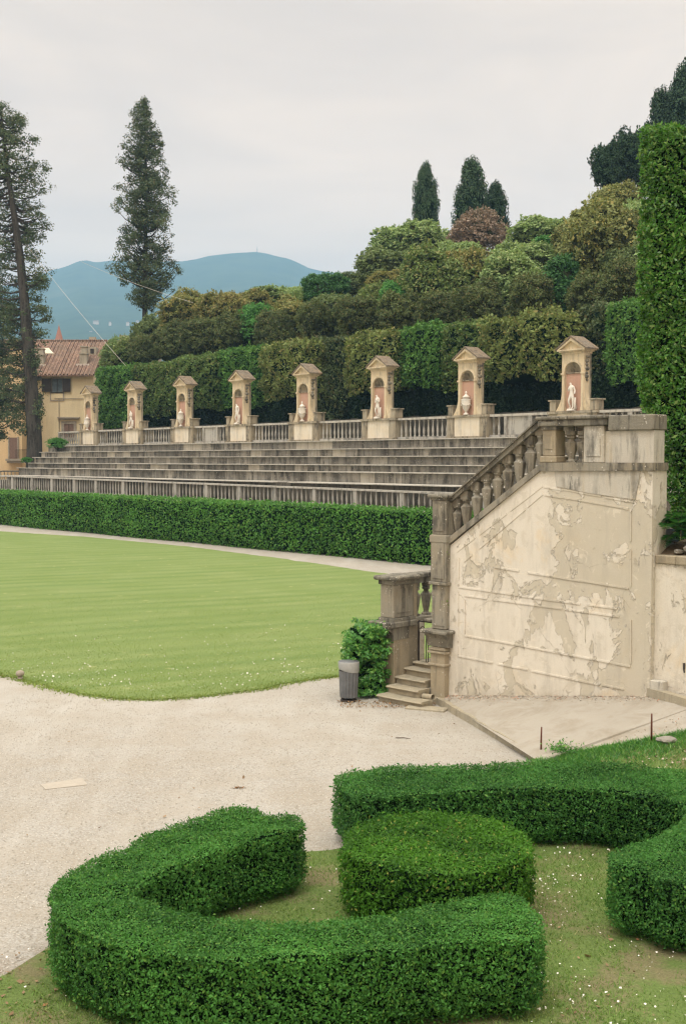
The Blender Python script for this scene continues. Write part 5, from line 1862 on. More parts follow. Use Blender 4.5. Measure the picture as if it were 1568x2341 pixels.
def chimney(x0, x1, ybase, ytop, cap=True):
    a = on_roof(x0, ybase); b = on_roof(x1, ybase); Yc = a[1] + YH
    zt_ = 5.1 + (1050 - ytop) / F * Yc
    mb = MB(); w_ = b[0] - a[0]; zm = a[2] + (zt_ - a[2]) * .55
    mb.box(a[0], b[0], a[1] - .1, a[1] + .9, a[2] - .9, zm); mb.box(a[0] - .07, b[0] + .07, a[1] - .17, a[1] + .97, zm + .001, zm + .14)
    mb.box(a[0] + .12, b[0] - .05, a[1], a[1] + .8, zm + .141, zt_ - .12); mb.box(a[0] + .05, b[0] + .02, a[1] - .07, a[1] + .87, zt_ - .119, zt_)
    o = mb.build('chimney', M['chimney'], roof)
    mb = MB(); mb.box(a[0] - .35, b[0] + .3, a[1] - .35, a[1] - .101, a[2] - .35, a[2] - .0); mb.build('flashing', M['white_far'], o)


chimney(86, 101, 833, 797); chimney(183, 200, 832, 792)
a = on_roof(202, 812)
mb = MB(); mb.box(a[0], a[0] + .95, a[1], a[1] + 2.2, a[2] - .3, a[2] + .95); o = mb.build('dormer', M['chimney'], roof)
mb = MB(); mb.box(a[0] + .28, a[0] + .7, a[1] - .03, a[1] - .001, a[2] + .2, a[2] + .75); mb.build('opening', M['shutter'], o)
q = [on_roof(x, y) + np.array([0, -.08, .12]) for x, y in ((106, 810), (124, 810), (113, 798), (98, 798))]
mb = MB(); mb.add([tuple(p) for p in q] + [tuple(p + np.array([0, .05, -.2])) for p in q], [(0, 1, 2, 3), (0, 4, 5, 1), (1, 5, 6, 2), (2, 6, 7, 3), (3, 7, 4, 0)]); mb.build('skylight', M['niche_white'], roof)
a = D(204, 790, 143) - np.array([ox, YH, 0])
mb = MB(); mb.box(a[0], a[0] + .75, a[1], a[1] + .8, a[2] - 2, float(D(204, 770, 143)[2])); mb.build('chimney', M['chimney'], roof)

# church spire behind the roof
c = D(136, 781, 420); top_ = D(136, 743, 420)
t = thing('church_spire', 'slender pink brick church spire showing above the tiled roof', 'spire', (c[0], c[1], 0))
mb = MB(); mb.lathe([(1.7, 0), (1.7, c[2] - 1.5)], 0, 0, 0, 8); mb.build('tower', M['brick_far'], t)
mb = MB(); mb.lathe([(1.95, c[2] - 1.49), (1.8, c[2] - .8), (.15, top_[2] - .4)], 0, 0, 0, 8); mb.build('spire', M['brick_far'], t)
mb = MB(); mb.lathe([(.05, 0), (.22, .25), (.05, .5), (.03, 1.0)], 0, 0, top_[2] - .4, 6); mb.build('finial', M['chimney'], t)

# ------------------------------------------------------------------ far hills
ridge = [(-900, 700), (-500, 660), (-200, 655), (0, 660), (60, 650), (95, 634), (120, 622), (160, 612), (185, 601), (205, 599), (222, 604), (238, 603), (262, 600), (330, 602), (420, 601), (450, 597), (480, 589), (520, 585), (560, 583), (585, 582), (610, 585), (640, 592), (655, 594), (680, 604), (705, 616), (730, 622), (760, 627), (800, 632), (860, 640), (960, 655), (1200, 690), (2400, 760)]
rx_ = [r[0] for r in ridge]; rt = [(1050 - r[1]) / F for r in ridge]
YN, YF = 1300.0, 4000.0


def hill_pt(px, t):
    Y = YN + (YF - YN) * t
    tn = np.interp(px, rx_, rt)
    q = .050 + (tn - .050) * (t ** .8)
    X = (px - 784) / F * Y
    return X, Y, 5.1 + q * Y


V = []; Fc = []
cols = np.arange(-900, 2401, 8.0); rows = np.linspace(0, 1, 26)
rgh = np.random.default_rng(3)
for t_ in rows:
    pts = np.array([hill_pt(px, t_) for px in cols])
    amp = 14 * t_ + 3
    pts[:, 2] += pn(pts, 420, 8, 5) * amp * (1.0 if t_ < 1 else .25)
    V += [tuple(p) for p in pts]
nc = len(cols)
# back skirt
for px in cols:
    X, Y, Z = hill_pt(px, 1); V.append((X, Y + 500, 0))
V0 = []
for j in range(len(rows)):
    for i in range(nc - 1):
        Fc.append((j * nc + i, j * nc + i + 1, (j + 1) * nc + i + 1, (j + 1) * nc + i))
b0 = len(V)
for px in cols:
    X, Y, Z = hill_pt(px, 0); V.append((X * .9, Y * .9, -.5))
for i in range(nc - 1):
    Fc.append((b0 + i, b0 + i + 1, i + 1, i))
me = bpy.data.meshes.new('distant_hills'); me.from_pydata(V, [], Fc); me.materials.append(M['hill']); me.update()
me.polygons.foreach_set('use_smooth', [True] * len(me.polygons))
structure(link('distant_hills', me))
# plain between the garden and the hills
structure(sheet('distant_plain', [(-1500, 1295), (1500, 1295), (900, 250), (-900, 250)], .03, M['hill']))

# ridge mast and far houses
X, Y, Z = hill_pt(590, 1)
mb = MB(); mb.tube([(0, 0, -4), (0, 0, 14), (0, 0, 22)], [1.6, 1.2, .5], 6); mb.box(-2.2, 2.2, -1, 1, 8, 9.2)
o = mb.build('radio_mast', M['grey_trim'], None, False, (X, Y - 5, Z)); tag(o, 'tiny radio mast on the summit of the blue hill', 'mast')
X, Y, Z = hill_pt(226, .25)
mb = MB(); mb.tube([(0, 0, -3), (0, 0, 16), (0, 0, 24)], [.7, .5, .3], 5); mb.box(-.9, .9, -.3, .3, 17, 17.6)
o = mb.build('radio_mast', M['cable'], None, False, (X, Y, Z)); tag(o, 'thin pale mast on the lower slope above the tiled roof', 'mast')
fh = [(224, 740, 15, 4.5, 'broad low white villa on the hillside, largest of the far houses'), (256, 741, 6, 2.6, 'small white house right of the broad far villa'), (212, 763, 8, 2.6, 'low white house just above the tiled roof ridge'), (296, 743, 8, 5, 'pale block of the far village, beside the cable'),
      (318, 739, 7, 5, 'tall pale house in the middle of the far village'), (334, 745, 7, 6, 'square pale house of the far village'), (352, 737, 12, 4, 'long pale house in the upper row of the far village'), (366, 744, 8, 4.5, 'pale house low in the far village'), (384, 739, 8, 5, 'pale house at the right end of the far village'),
      (652, 700, 4, 2, 'single tiny house by itself on the right of the hill')]
for (px, py, w_, h_, lab) in fh:
    # find the slope point behind this pixel
    best = min(((abs((1050 - F * (hill_pt(px, t_)[2] - 5.1) / hill_pt(px, t_)[1]) - py), t_) for t_ in np.linspace(0, 1, 300)))
    X, Y, Z = hill_pt(px, best[1]); k = Y / F
    t = thing('far_house', lab, 'house', (X, Y - 6, Z), 0, 'far houses on the hill')
    w_ *= .4; h_ *= .5; mb = MB(); mb.box(-w_ * k, w_ * k, 0, 8, -6, h_ * k * 1.2); mb.build('wall', M['white_far'], t)
    mb = MB(); mb.prism_yz([(-1, h_ * k * 1.2), (9, h_ * k * 1.2), (4, h_ * k * 1.2 + 2.2)], -w_ * k * 1.04, w_ * k * 1.04); mb.build('roof', M['tiles'], t)

# cables
A_ = D(110, 628, 112); B_ = D(288, 836, 100)


def cable(A_, B_, r, sag, label):
    mb = MB(); pts = []
    for i in range(13):
        u = i / 12; p = A_ + (B_ - A_) * u - np.array([0, 0, sag * 4 * u * (1 - u)]); pts.append(tuple(p - A_))
    mb.tube(pts, r, 5); o = mb.build('stay_cable', M['cable'], None, True, tuple(A_)); tag(o, label, 'cable')


cable(D(62, 560, 112), B_, .013, .25, 'pale steel stay cable dropping from the leaning conifer to the hedge')
cable(D(186, 598, 118), D(442, 692, 106), .012, .2, 'thin pale cable crossing behind the lone conifer')

# ------------------------------------------------------------------ stair wall
W = thing('stair_wall', 'tall cream and tan wall with peeling plaster under the garden stairs', 'wall', WA.w(0, 0), WA.rot)
wp = lambda x, y, d=0.0: WA.sz(x, y, d)
sR, zR = wp(1489, 1300)
sL, _ = wp(1022, 1400)
s_up, z_up = wp(1240, 1071)
s_lo, z_lo = wp(1030, 1246)
z_up2 = wp(1489, 1073)[1]
shapes = [(*wp(1365, 1210), .62, 1.05, 0, 1), (*wp(1215, 1190), .35, .9, .15, -1.1), (*wp(1320, 1310), .7, .3, 0, .7), (*wp(1170, 1440), .75, .35, 0, -1.2), (*wp(1210, 1440), .16, .75, -.62, 1.2), (*wp(1285, 1440), .13, .7, .42, 1.2),
          (*wp(1240, 1530), .9, .30, 0, -.9), (*wp(1100, 1300), .5, .3, .3, .5), (*wp(1450, 1380), .35, 1.8, 0, .8), (*wp(1160, 1535), .12, .22, .3, 1.0), (*wp(1380, 1560), .8, .3, 0, .6), (*wp(1180, 1235), .35, .22, .2, .9), (*wp(1080, 1420), .5, .5, 0, -.6), (*wp(1420, 1250), .15, .35, 0, -.9)]
M['plaster'] = plaster_mat('flaking_plaster', shapes, 1.0, -.12)
M['plaster2'] = plaster_mat('low_wall_plaster', [(6.2, 2.2, .6, .8, 0, -.7)], 1.1, -.25)
DEP = .50
mb = MB()
mb.prism_xz([(sL, -.4), (sR, -.4), (sR, z_up2), (s_up, z_up), (s_lo, z_lo), (sL, z_lo - .05)], 0, DEP)
mb.build('masonry', M['plaster'], W)
# upper parapet wall, right of the balusters
sP = wp(1335, 1000)[0]
zc_b = wp(1400, 985)[1]; zc_t = wp(1400, 953)[1]
zc_b2 = wp(1400, 972)[1]
mb = MB(); mb.box(sP + .44, sR - .001, .02, .40, z_up2 + .12, zc_b - .001); mb.build('parapet', M['weathered'], W)
mb = MB(); mb.box(sP, sP + .439, -.03, .44, z_up2 + .12, zc_b2 - .001, 0, .01)
mb.box(sP + .07, sP + .37, -.045, -.02, z_up2 + .24, zc_b - .14); mb.build('pier', M['weathered'], W)
# plinth band under the parapet and raking plinth
mb = MB()
zb1 = z_up2 + .119
mb.prism_xz([(s_up - .02, z_up - .05), (sR + .03, z_up2 - .02), (sR + .03, zb1), (s_up - .02, zb1)], -.06, .5)
mb.build('band', M['stone_near'], W)
mb = MB()
p0 = wp(1024, 1232); p1 = wp(1240, 1060)
mb.prism_xz([(p0[0], p0[1] - .14), (s_up - .021, p1[1] - .13), (s_up - .021, p1[1]), (p0[0], p0[1])], -.05, .45)
mb.build('string_course', M['stone_near'], W)
# weathered render below the band
mb = MB()
q = [wp(1248, 1090), wp(1455, 1112), wp(1452, 1142), wp(1350, 1128), wp(1272, 1112)]
mb.prism_xz([(s_up + .28, z_up - .052), (sR - .25, z_up2 - .03), (q[2][0] - .0, q[2][1]), (q[3][0], q[3][1]), (q[4][0], q[4][1])], -.018, .05)
mb.build('render_patch', M['weathered'], W)


def strip(mb, pts, th, out, z_above=True):
    """moulding following traced points on the wall face"""
    P = [wp(x, y) for x, y in pts]
    rs = random.Random(int(pts[0][0] * 7 + pts[0][1]))
    segs_ = []
    for a, b in zip(P[:-1], P[1:]):
        L = math.hypot(b[0] - a[0], b[1] - a[1]); u = 0.0
        while u < 1:
            v = min(1.0, u + rs.uniform(.25, .9) / L)
            jj = rs.uniform(-.008, .008)
            segs_.append(((a[0] + (b[0] - a[0]) * u, a[1] + (b[1] - a[1]) * u + jj), (a[0] + (b[0] - a[0]) * v, a[1] + (b[1] - a[1]) * v + jj)))
            u = v + (rs.uniform(.04, .22) / L if rs.random() < .45 else .002 / L)
    for a, b in segs_:
        L = math.hypot(b[0] - a[0], b[1] - a[1])
        if L < .03: continue
        nx, nz = -(b[1] - a[1]) / L * th / 2, (b[0] - a[0]) / L * th / 2
        mb.prism_xz([(a[0] - nx, a[1] - nz), (b[0] - nx, b[1] - nz), (b[0] + nx, b[1] + nz), (a[0] + nx, a[1] + nz)], -out, .01)


mls = [[(1044, 1262), (1239, 1112)], [(1243, 1112), (1448, 1147)], [(1060, 1284), (1240, 1130)], [(1244, 1130), (1436, 1163)],
       [(1048, 1342), (1410, 1392)], [(1062, 1362), (1434, 1412)], [(1130, 1296), (1436, 1345)], [(1048, 1499), (1439, 1578)], [(1062, 1452), (1440, 1523)],
       [(1047, 1350), (1047, 1496)], [(1062, 1370), (1062, 1448)], [(1441, 1168), (1441, 1340)], [(1441, 1418), (1441, 1518)], [(1048, 1276), (1048, 1338)]]
for i, m_ in enumerate(mls):
    mb = MB(); strip(mb, m_, .032, .009 + .0011 * i); mb.build('moulding', M['plaster'], W)
# right-hand corner quoin and base stones
mb = MB(); mb.box(sR - .10, sR + .002, -.012, .2, .6, z_up2 - .04); mb.build('corner_strip', M['plaster'], W)
# coping along the top
mb = MB()
s_c = wp(1236, 950)[0]
mb.box(s_c - .03, sP + .50, -.08, .50, zc_b2 + .0, zc_t - .03, 0, .015); mb.box(s_c - .06, sP + .52, -.12, .54, zc_t - .029, zc_t + .04, 0, .02)
mb.box(sP + .521, sR + .02, -.04, .46, zc_b, zc_t + .03, 0, .02)
mb.build('coping', M['stone_coping'], W)

# balusters of the stair (double-height vase form, squared)
BAL_N = [(.11, 0), (.11, .045), (.08, .055), (.062, .10), (.070, .13), (.095, .25), (.128, .46), (.134, .50), (.095, .535), (.060, .575), (.063, .61), (.10, .625), (.10, .665), (.08, .68), (.11, .70), (.11, .80)]
near_me = baluster_mesh('baluster', BAL_N, 8, M['stone_near'], .0, False)
BS = thing('stair_balustrade', 'sloping stone balustrade with vase balusters climbing the near stair wall', 'balustrade', WA.w(0, 0), WA.rot)
sl_ = [wp(x, 1100)[0] for x in (1035, 1054, 1078, 1102, 1126, 1150, 1175, 1200, 1225)]
rt0 = wp(1031, 1149); rt1 = wp(1238, 971)      # underside of handrail
pf = lambda s: p0[1] + (p1[1] - p0[1]) * (s - p0[0]) / (p1[0] - p0[0])
rf_ = lambda s: rt0[1] + (rt1[1] - rt0[1]) * (s - rt0[0]) / (rt1[0] - rt0[0])
for s in sl_:
    o = link('baluster', near_me, BS, (s, .18, pf(s) - .03)); o.scale = (.98, .98, (rf_(s) - pf(s) + .05) / .80)
    mb = MB(); z = rf_(s); mb.box(s - .10, s + .10, .08, .28, z - .12, z + .06, 0, .01); mb.build('baluster_cap', M['stone_near'], BS)
r0_, r1_ = wp(1024, 1140), wp(1237, 953)
mb = MB(); mb.prism_xz([(r0_[0], rt0[1] - .03), (r1_[0], rt1[1] + .0), (r1_[0], r1_[1] - .035), (r0_[0], r0_[1] - .035)], -.0, .36)
mb.prism_xz([(r0_[0], r0_[1] - .034), (r1_[0], r1_[1] - .034), (r1_[0], r1_[1] + .0), (r0_[0], r0_[1] + .0)], -.04, .40)
mb.build('handrail', M['stone_coping'], BS)
# level balusters beside the upper pillar
for s in [wp(x, 1000)[0] for x in (1292, 1318.5, 1338)]:
    zb_ = zb1
    o = link('baluster', near_me, BS, (min(s, sP - .14), .20, zb_)); o.scale = (1, 1, (zc_b2 - zb_ - .09) / .80)
    mb = MB(); mb.box(min(s, sP - .14) - .11, min(s, sP - .14) + .11, .09, .31, zc_b2 - .09, zc_b2 - .001); mb.build('baluster_cap', M['stone_near'], BS)


def newel(s0, s1, d0, d1, z0, z1, name, label, cap=True, mat='stone_near', bases=True):
    t = thing(name, label, 'pillar', WA.w((s0 + s1) / 2, (d0 + d1) / 2, 0), WA.rot)
    w_, l_ = (s1 - s0) / 2, (d1 - d0) / 2
    mb = MB(); mb.box(-w_, w_, -l_, l_, z0, z1 - .13, 0, .015)
    mb.box(-w_ + .06, w_ - .06, -l_ - .012, -l_ + .01, z0 + .14, z1 - .26)
    mb.build('shaft', M[mat], t)
    mb = MB(); mb.box(-w_ - .04, w_ + .04, -l_ - .04, l_ + .04, z0 - .12, z0 - .001, 0, .015); mb.build('base', M[mat], t)
    mb = MB(); mb.box(-w_ - .02, w_ + .02, -l_ - .02, l_ + .02, z1 - .129, z1 - .07); mb.box(-w_ - .07, w_ + .07, -l_ - .07, l_ + .07, z1 - .069, z1 + .02, 0, .02); mb.build('cap', M['stone_coping'], t)
    return t


su0, su1 = wp(1240, 1000, -.02)[0], wp(1270, 1000, -.02)[0]
newel(su0, su1, -.03, .32, zb1 + .121, zc_b2 + .069, 'stair_pillar', 'tan square pillar at the top of the sloping stair rail', mat='stone_near_warm')
# lower pillar, which runs down to the ground as a stack of stages
sb0, sb1 = wp(987, 1200, -.12)[0], wp(1019, 1200, -.12)[0]
t = thing('gate_pillar', 'tall stone pillar with a bracket capital, right of the gate steps', 'pillar', WA.w((sb0 + sb1) / 2, .08, 0), WA.rot)
w_ = (sb1 - sb0) / 2
zz = lambda y: wp(1000, y, -.12)[1]
mb = MB(); mb.box(-w_, w_, -.20, .30, zz(1222), zz(1143), 0, .012); mb.box(-w_ + .05, w_ - .05, -.215, -.19, zz(1214), zz(1152)); mb.build('upper_shaft', M['stone_near'], t)
mb = MB(); mb.box(-w_ - .03, w_ + .03, -.23, .33, zz(1143) + .001, zz(1138)); mb.box(-w_ - .08, w_ + .08, -.28, .38, zz(1138) + .001, zz(1130), 0, .02); mb.build('cap', M['stone_coping'], t)
mb = MB(); mb.box(-w_ - .02, w_ + .02, -.22, .32, zz(1330), zz(1222) - .001, 0, .012); mb.box(-w_ + .03, w_ - .03, -.235, -.21, zz(1322), zz(1240)); mb.box(-w_ - .035, w_ + .035, -.245, .34, zz(1240), zz(1224), 0, .01); mb.build('middle_shaft', M['stone_near'], t)
mb = MB(); mb.box(-w_ - .05, w_ + .05, -.26, .34, zz(1337), zz(1330) - .001, 0, .012); mb.box(-w_, w_, -.20, .3, zz(1438), zz(1337) - .001, 0, .012); mb.box(-w_ + .04, w_ - .02, -.213, -.19, zz(1430), zz(1350)); mb.build('lower_shaft', M['stone_near'], t)
mb = MB()
mb.box(-w_ - .16, w_ + .16, -.42, .30, zz(1447), zz(1439) - .0, 0, .02)
mb.prism_yz([(-.34, zz(1448)), (.28, zz(1448)), (.28, zz(1478)), (-.22, zz(1478)), (-.25, zz(1460))], -w_ - .10, w_ + .10)
mb.build('capital', M['stone_coping'], t)
mb = MB()
mb.box(-w_ - .0, w_ + .0, -.24, .3, -.1, zz(1479), 0, .012)
for (ya, yb, e) in ((1486, 1481, .03), (1493, 1488, .05), (1521, 1516, .04)):
    mb.box(-w_ - e, w_ + e, -.24 - e, .28, zz(ya), zz(yb), 0, .008)
mb.box(-w_ - .05, w_ + .05, -.30, .2, -.1, .14, 0, .03)
mb.build('pedestal', M['stone_near_warm'], t)

# left gate pillar with the cross balustrade behind it
sa0, sa1 = -1.44, -1.06
t = thing('gate_pillar', 'broad stone pillar with heavy cornice, left of the gate steps beside the shrub', 'pillar', WA.w((sa0 + sa1) / 2, -.28, 0), WA.rot)
w_ = (sa1 - sa0) / 2
ZA = lambda y: float(wp(880, y, -.28)[1])
mb = MB(); mb.box(-w_, w_, .0, .66, ZA(1412), ZA(1336), 0, .015); mb.box(w_ - .01, w_ + .012, .10, .56, ZA(1400), ZA(1346)); mb.build('upper_shaft', M['stone_near'], t)
mb = MB(); mb.box(-w_ - .03, w_ + .03, -.03, .70, ZA(1336) + .001, ZA(1326)); mb.box(-w_ - .12, w_ + .12, -.12, .78, ZA(1326) + .001, ZA(1316), 0, .03); mb.build('cornice', M['stone_coping'], t)
mb = MB(); mb.box(-w_ - .03, w_ + .03, -.03, .70, ZA(1420), ZA(1412) - .001); mb.box(-w_ - .17, w_ + .05, -.22, .72, ZA(1434), ZA(1420) - .001, 0, .02)
mb.prism_yz([(-.20, ZA(1434) - .001), (.5, ZA(1434) - .001), (.5, ZA(1462)), (-.02, ZA(1462)), (-.05, ZA(1445))], -w_ - .12, w_ + .01)
mb.build('capital', M['stone_coping'], t)
mb = MB(); mb.box(-w_, w_ - .0, .02, .82, -.1, ZA(1434) - .002, 0, .012)
for (ya, yb, e) in ((1472, 1466, .03), (1481, 1474, .045), (1497, 1492, .035)):
    mb.box(-w_ - e, w_ - .10, .02 - e, .5, ZA(ya), ZA(yb), 0, .008)
mb.build('pedestal', M['stone_near_warm'], t)
mb = MB(); mb.box(-w_ + .02, w_ - .02, .821, 1.05, -.1, ZA(1425)); mb.build('jamb', M['plaster'], t)

CB = thing('cross_balustrade', 'short worn stone balustrade above the gate, with the lawn seen through it', 'balustrade', WA.w(-1.25, .40, 0), WA.rot)
zt_a = ZA(1326)
mb = MB(); mb.box(-.17, .17, .021, 3.2, zt_a + .0, ZA(1326) + .10, 0, .02); mb.box(-.13, .13, .021, 3.2, zt_a - .12, zt_a - .001); mb.build('rail', M['stone_coping'], CB)
zb_a = ZA(1420)
mb = MB(); mb.box(-.17, .17, .021, 3.2, zb_a - .08, zb_a + .03, 0, .012); mb.box(.171, 1.15, .3, .75, zb_a - .10, zb_a - .02, 0, .012); mb.build('slab', M['stone_near'], CB)
mb = MB(); mb.box(-.15, .15, 1.1, 3.2, -.1, zb_a - .081); mb.build('wall', M['plaster'], CB)
for y in (.26, .62, .98, 1.34, 1.7, 2.06, 2.42, 2.8):
    o = link('baluster', near_me, CB, (0, y, zb_a + .031)); o.scale = (.95, .95, (zt_a - .121 - zb_a - .031) / .80)
mb = MB(); mb.box(-.15, .15, .022, .14, zb_a + .031, zt_a - .121); mb.build('pier', M['stone_near_warm'], CB)

# back wall of the passage, seen through the gate
mb = MB(); mb.box(-1.0, .9, 2.2, 2.5, -.2, 1.5); o = mb.build('passage_wall', M['stone_near_warm'], None, False, WA.w(0, 0), WA.rot)
tag(o, 'stained stone wall seen through the iron gate', 'wall')
# gate
t = thing('iron_gate', 'dark wrought iron gate with arched bars at the top of the small steps', 'gate', WA.w(-.64, .50, .62), WA.rot)
mb = MB()
mb.tube([(-.38, 0, 0), (-.38, 0, .95)], .018, 6); mb.tube([(.38, 0, 0), (.38, 0, .95)], .018, 6); mb.tube([(-.38, 0, .95), (.38, 0, .95)], .016, 6); mb.tube([(-.38, 0, .06), (.38, 0, .06)], .016, 6)
mb.build('frame', M['iron'], t)
mb = MB()
for i in range(3):
    x0 = -.26 + i * .26
    mb.tube([(x0 - .10, 0, .06)] + [(x0 - .10 * math.cos(a), 0, .62 + .22 * math.sin(a)) for a in np.linspace(0, math.pi, 9)] + [(x0 + .10, 0, .06)], .011, 5)
mb.build('bars', M['iron'], t)
mb = MB(); mb.lathe([(.01, -.05), (.045, -.03), (.05, 0), (.045, .03), (.01, .05)], 0, 0, 0, 10)
o = mb.build('gate_reflector', M['red_paint'], None, True, WA.w(-.30, .42, 1.47)); tag(o, 'small round red reflector half hidden behind the gate pillar', 'reflector')

# steps
t = thing('gate_steps', 'worn stone steps rising to the iron gate between the two pillars', 'steps', WA.w(-.64, 0, 0), WA.rot)
st = [(-.86, -.36, .85, .15), (-.55, -.36, .50, .30), (-.24, -.40, .42, .45), (.07, -.40, .42, .60), (.36, -.40, .42, .70)]
for i, (d0, xa, xb, z) in enumerate(st):
    mb = MB(); d1 = 2.2 if i == 4 else st[i + 1][0] + .06
    mb.box(xa, xb, d0 + .04, d1, z - .16 if i else -.1, z - .055)
    k = 10; V = []; rr = random.Random(i)
    for q in range(k + 1):
        x = xa - .01 + (xb - xa + .02) * q / k; j = rr.uniform(-.012, .008); wv_ = -.018 * math.sin(math.pi * q / k)
        V += [(x, d0 + j, z - .054), (x, d0 - .02 + j, z - .03), (x, d0 + .01 + j, z + wv_), (x, d1, z + wv_), (x, d1, z - .054)]
    Fc = []
    for q in range(k):
        for e in range(5):
            Fc.append((q * 5 + e, q * 5 + (e + 1) % 5, q * 5 + 5 + (e + 1) % 5, q * 5 + 5 + e))
    Fc += [(0, 1, 2, 3, 4), tuple(k * 5 + e for e in (4, 3, 2, 1, 0))]
    mb.add(V, Fc)
    mb.build('step', M['stone_step'], t)
pA = G(940, 1626); pB = G(1000, 1612)
mb = MB(); mb.box(-.42, .42, -.16, .16, -.02, .05, 0, .02)
o = mb.build('paving_slab', M['stone_step'], None, False, (G(975, 1622)[0], G(975, 1622)[1], 0), WA.rot + .35); tag(o, 'loose flat stone slab in front of the lowest step', 'slab')
pS = G(970, 1600)

# ------------------------------------------------------------------ low wall at the right and what stands on it
t = thing('low_wall', 'lower cream plaster wall with broken coping at the right edge', 'wall', WA.w(0, 0), WA.rot)
zlt = wp(1530, 1290, .12)[1]
mb = MB(); mb.box(sR + .003, sR + 7, .12, .9, -.3, zlt); mb.build('masonry', M['plaster2'], t)
rr = random.Random(8); x = sR + .01
while x < sR + 6.5:
    L = rr.uniform(.35, .7)
    mb = MB(); mb.box(x, x + L - .012, .06 + rr.uniform(-.015, .02), .85, zlt + .002, zlt + .17 + rr.uniform(-.02, .02), 0, .015); mb.build('coping_stone', M['stone_near_warm'], t)
    x += L
mb = MB(); mb.box(sR + .30, sR + .75, .02, .3, zlt - .17, zlt - .05) ; 
# soil bank on top
V = []; Fc = []
xs_ = np.linspace(sR + .02, sR + 8, 40); yy = np.linspace(.25, 2.4, 12)
for y in yy:
    for x in xs_:
        P_ = np.array([[x * 3, y * 3, 0]])
        V.append((x, y, zlt + .16 + .30 * (y - .25) + .09 * float(pn(P_, 2.2, 5)[0])))
for j in range(11):
    for i in range(39):
        Fc.append((j * 40 + i, j * 40 + i + 1, (j + 1) * 40 + i + 1, (j + 1) * 40 + i))
me = bpy.data.meshes.new('earth_bank'); me.from_pydata(V, [], Fc); me.materials.append(M['soil']); me.update()
o = link('earth_bank', me, None, WA.w(0, 0), WA.rot); structure(o)


def rock(name, label, loc, size, seed, mat='rough_rock', cat='stone', group=None, flat=.5):
    bmx = bmesh.new(); bmesh.ops.create_icosphere(bmx, subdivisions=2, radius=1)
    rr = random.Random(seed); ph = [rr.uniform(0, 6) for _ in range(6)]
    for v in bmx.verts:
        p = v.co
        k = 1 + .18 * math.sin(p.x * 2.3 + ph[0]) + .15 * math.sin(p.y * 3.1 + ph[1]) + .12 * math.sin(p.z * 3.7 + ph[2])
        v.co = Vector((round(p.x * k * 2.2) / 2.2 * .5 + p.x * k * .5, p.y * k, p.z * k * flat))
        v.co = Vector((v.co.x * size[0], v.co.y * size[1], v.co.z * size[2]))
    me = bpy.data.meshes.new(name); bmx.to_mesh(me); bmx.free(); me.materials.append(M[mat])
    o = link(name, me, None, tuple(loc), rr.uniform(0, 3)); tag(o, label, cat, group)
    return o


q = WA.w(sR + .62, .45, zlt + .30); rock('stone', 'angular pale rock lying in the soil on top of the low wall', q, (.26, .16, .16), 3, flat=.6)
q = WA.w(sR + .35, .35, zlt + .22); rock('stone', 'small grey rock beside the angular one on the low wall', q, (.10, .08, .09), 5)
c = on_path(1520, 1712); zz_ = bed_z(c[0], c[1])
q = G(1519, 1712, .45); q = (q[0], q[1], max(bed_z(q[0], q[1]), .1) + .04)
rock('stone', 'pale flat rock lying in the grass beside the path', q, (.16, .11, .12), 9, flat=.6)
# stone block and iron hook at the wall foot
a = wp(1487, 1586, .0); b = wp(1520, 1548, .0)
mb = MB(); mb.box(0, .26, 0, .2, 0, .30, 0, .015)
o = mb.build('stone_block', M['weathered'], None, False, WA.w(sR + .02, -.06, a[1] - .04), WA.rot); tag(o, 'square grey stone block at the foot of the wall corner', 'block')
mb = MB(); pp = wp(1563, 1516, .1)
mb.tube([(0, 0, 0), (0, 0, -.12), (.005, -.01, -.17)], [.022, .014, .012], 6)
o = mb.build('iron_hook', M['iron'], None, True, WA.w(pp[0], .09, pp[1])); tag(o, 'small black iron hook set in the low wall', 'hook')
# broken drain pipe by the stair foot
mb = MB(); mb.tube([(0, 0, .07), (.28, -.05, .09)], .06, 12, 0, False)
pq = G(990, 1598)
o = mb.build('drain_pipe', M['stone_step'], None, True, WA.w(-.1, -.42, .10), WA.rot + .1); tag(o, 'short pale drain pipe end at the foot of the right gate pillar', 'pipe')

# tall laurel hedge (traced outline, two metres thick)
lo_px = [(1459, 291), (1500, 290), (1568, 287), (1760, 281), (1760, 1250), (1600, 1250), (1552, 1235), (1536, 1190), (1524, 1130), (1510, 1050), (1500, 1005), (1482, 968), (1466, 942), (1460, 900), (1454, 800), (1460, 700), (1457, 600), (1463, 480), (1459, 380)]
dh = 1.75
L0 = [wp(x, y, dh) for x, y in lo_px]
Lr = resample(L0, .12, 1)
rgl = np.random.default_rng(44)
kL = len(Lr)
fr_ = np.column_stack([Lr[:, 0], np.full(kL, 0.0), Lr[:, 1]]); bk_ = fr_ + np.array([.0, 2.2, 0])
mid = fr_.copy()
Vh = np.concatenate([fr_ + np.array([0, dh, 0]), bk_ + np.array([0, dh, 0])])
Th = []
for j in range(kL):
    j2 = (j + 1) % kL
    Th += [(j, j + kL, j2 + kL), (j, j2 + kL, j2)]
for tt_ in tessellate_polygon([[Vector((p[0], p[1], 0)) for p in Lr]]):
    a_, b_, c_ = [Lr[i] for i in tt_]
    cr_ = (b_[0] - a_[0]) * (c_[1] - a_[1]) - (b_[1] - a_[1]) * (c_[0] - a_[0])
    tt_ = tuple(tt_) if cr_ > 0 else tuple(reversed(tt_))
    Th.append(tt_); Th.append(tuple(kL + i for i in reversed(tt_)))
P, nm = tri_sample(Vh, Th, 1150, rgl)
cen = Vh.mean(0)
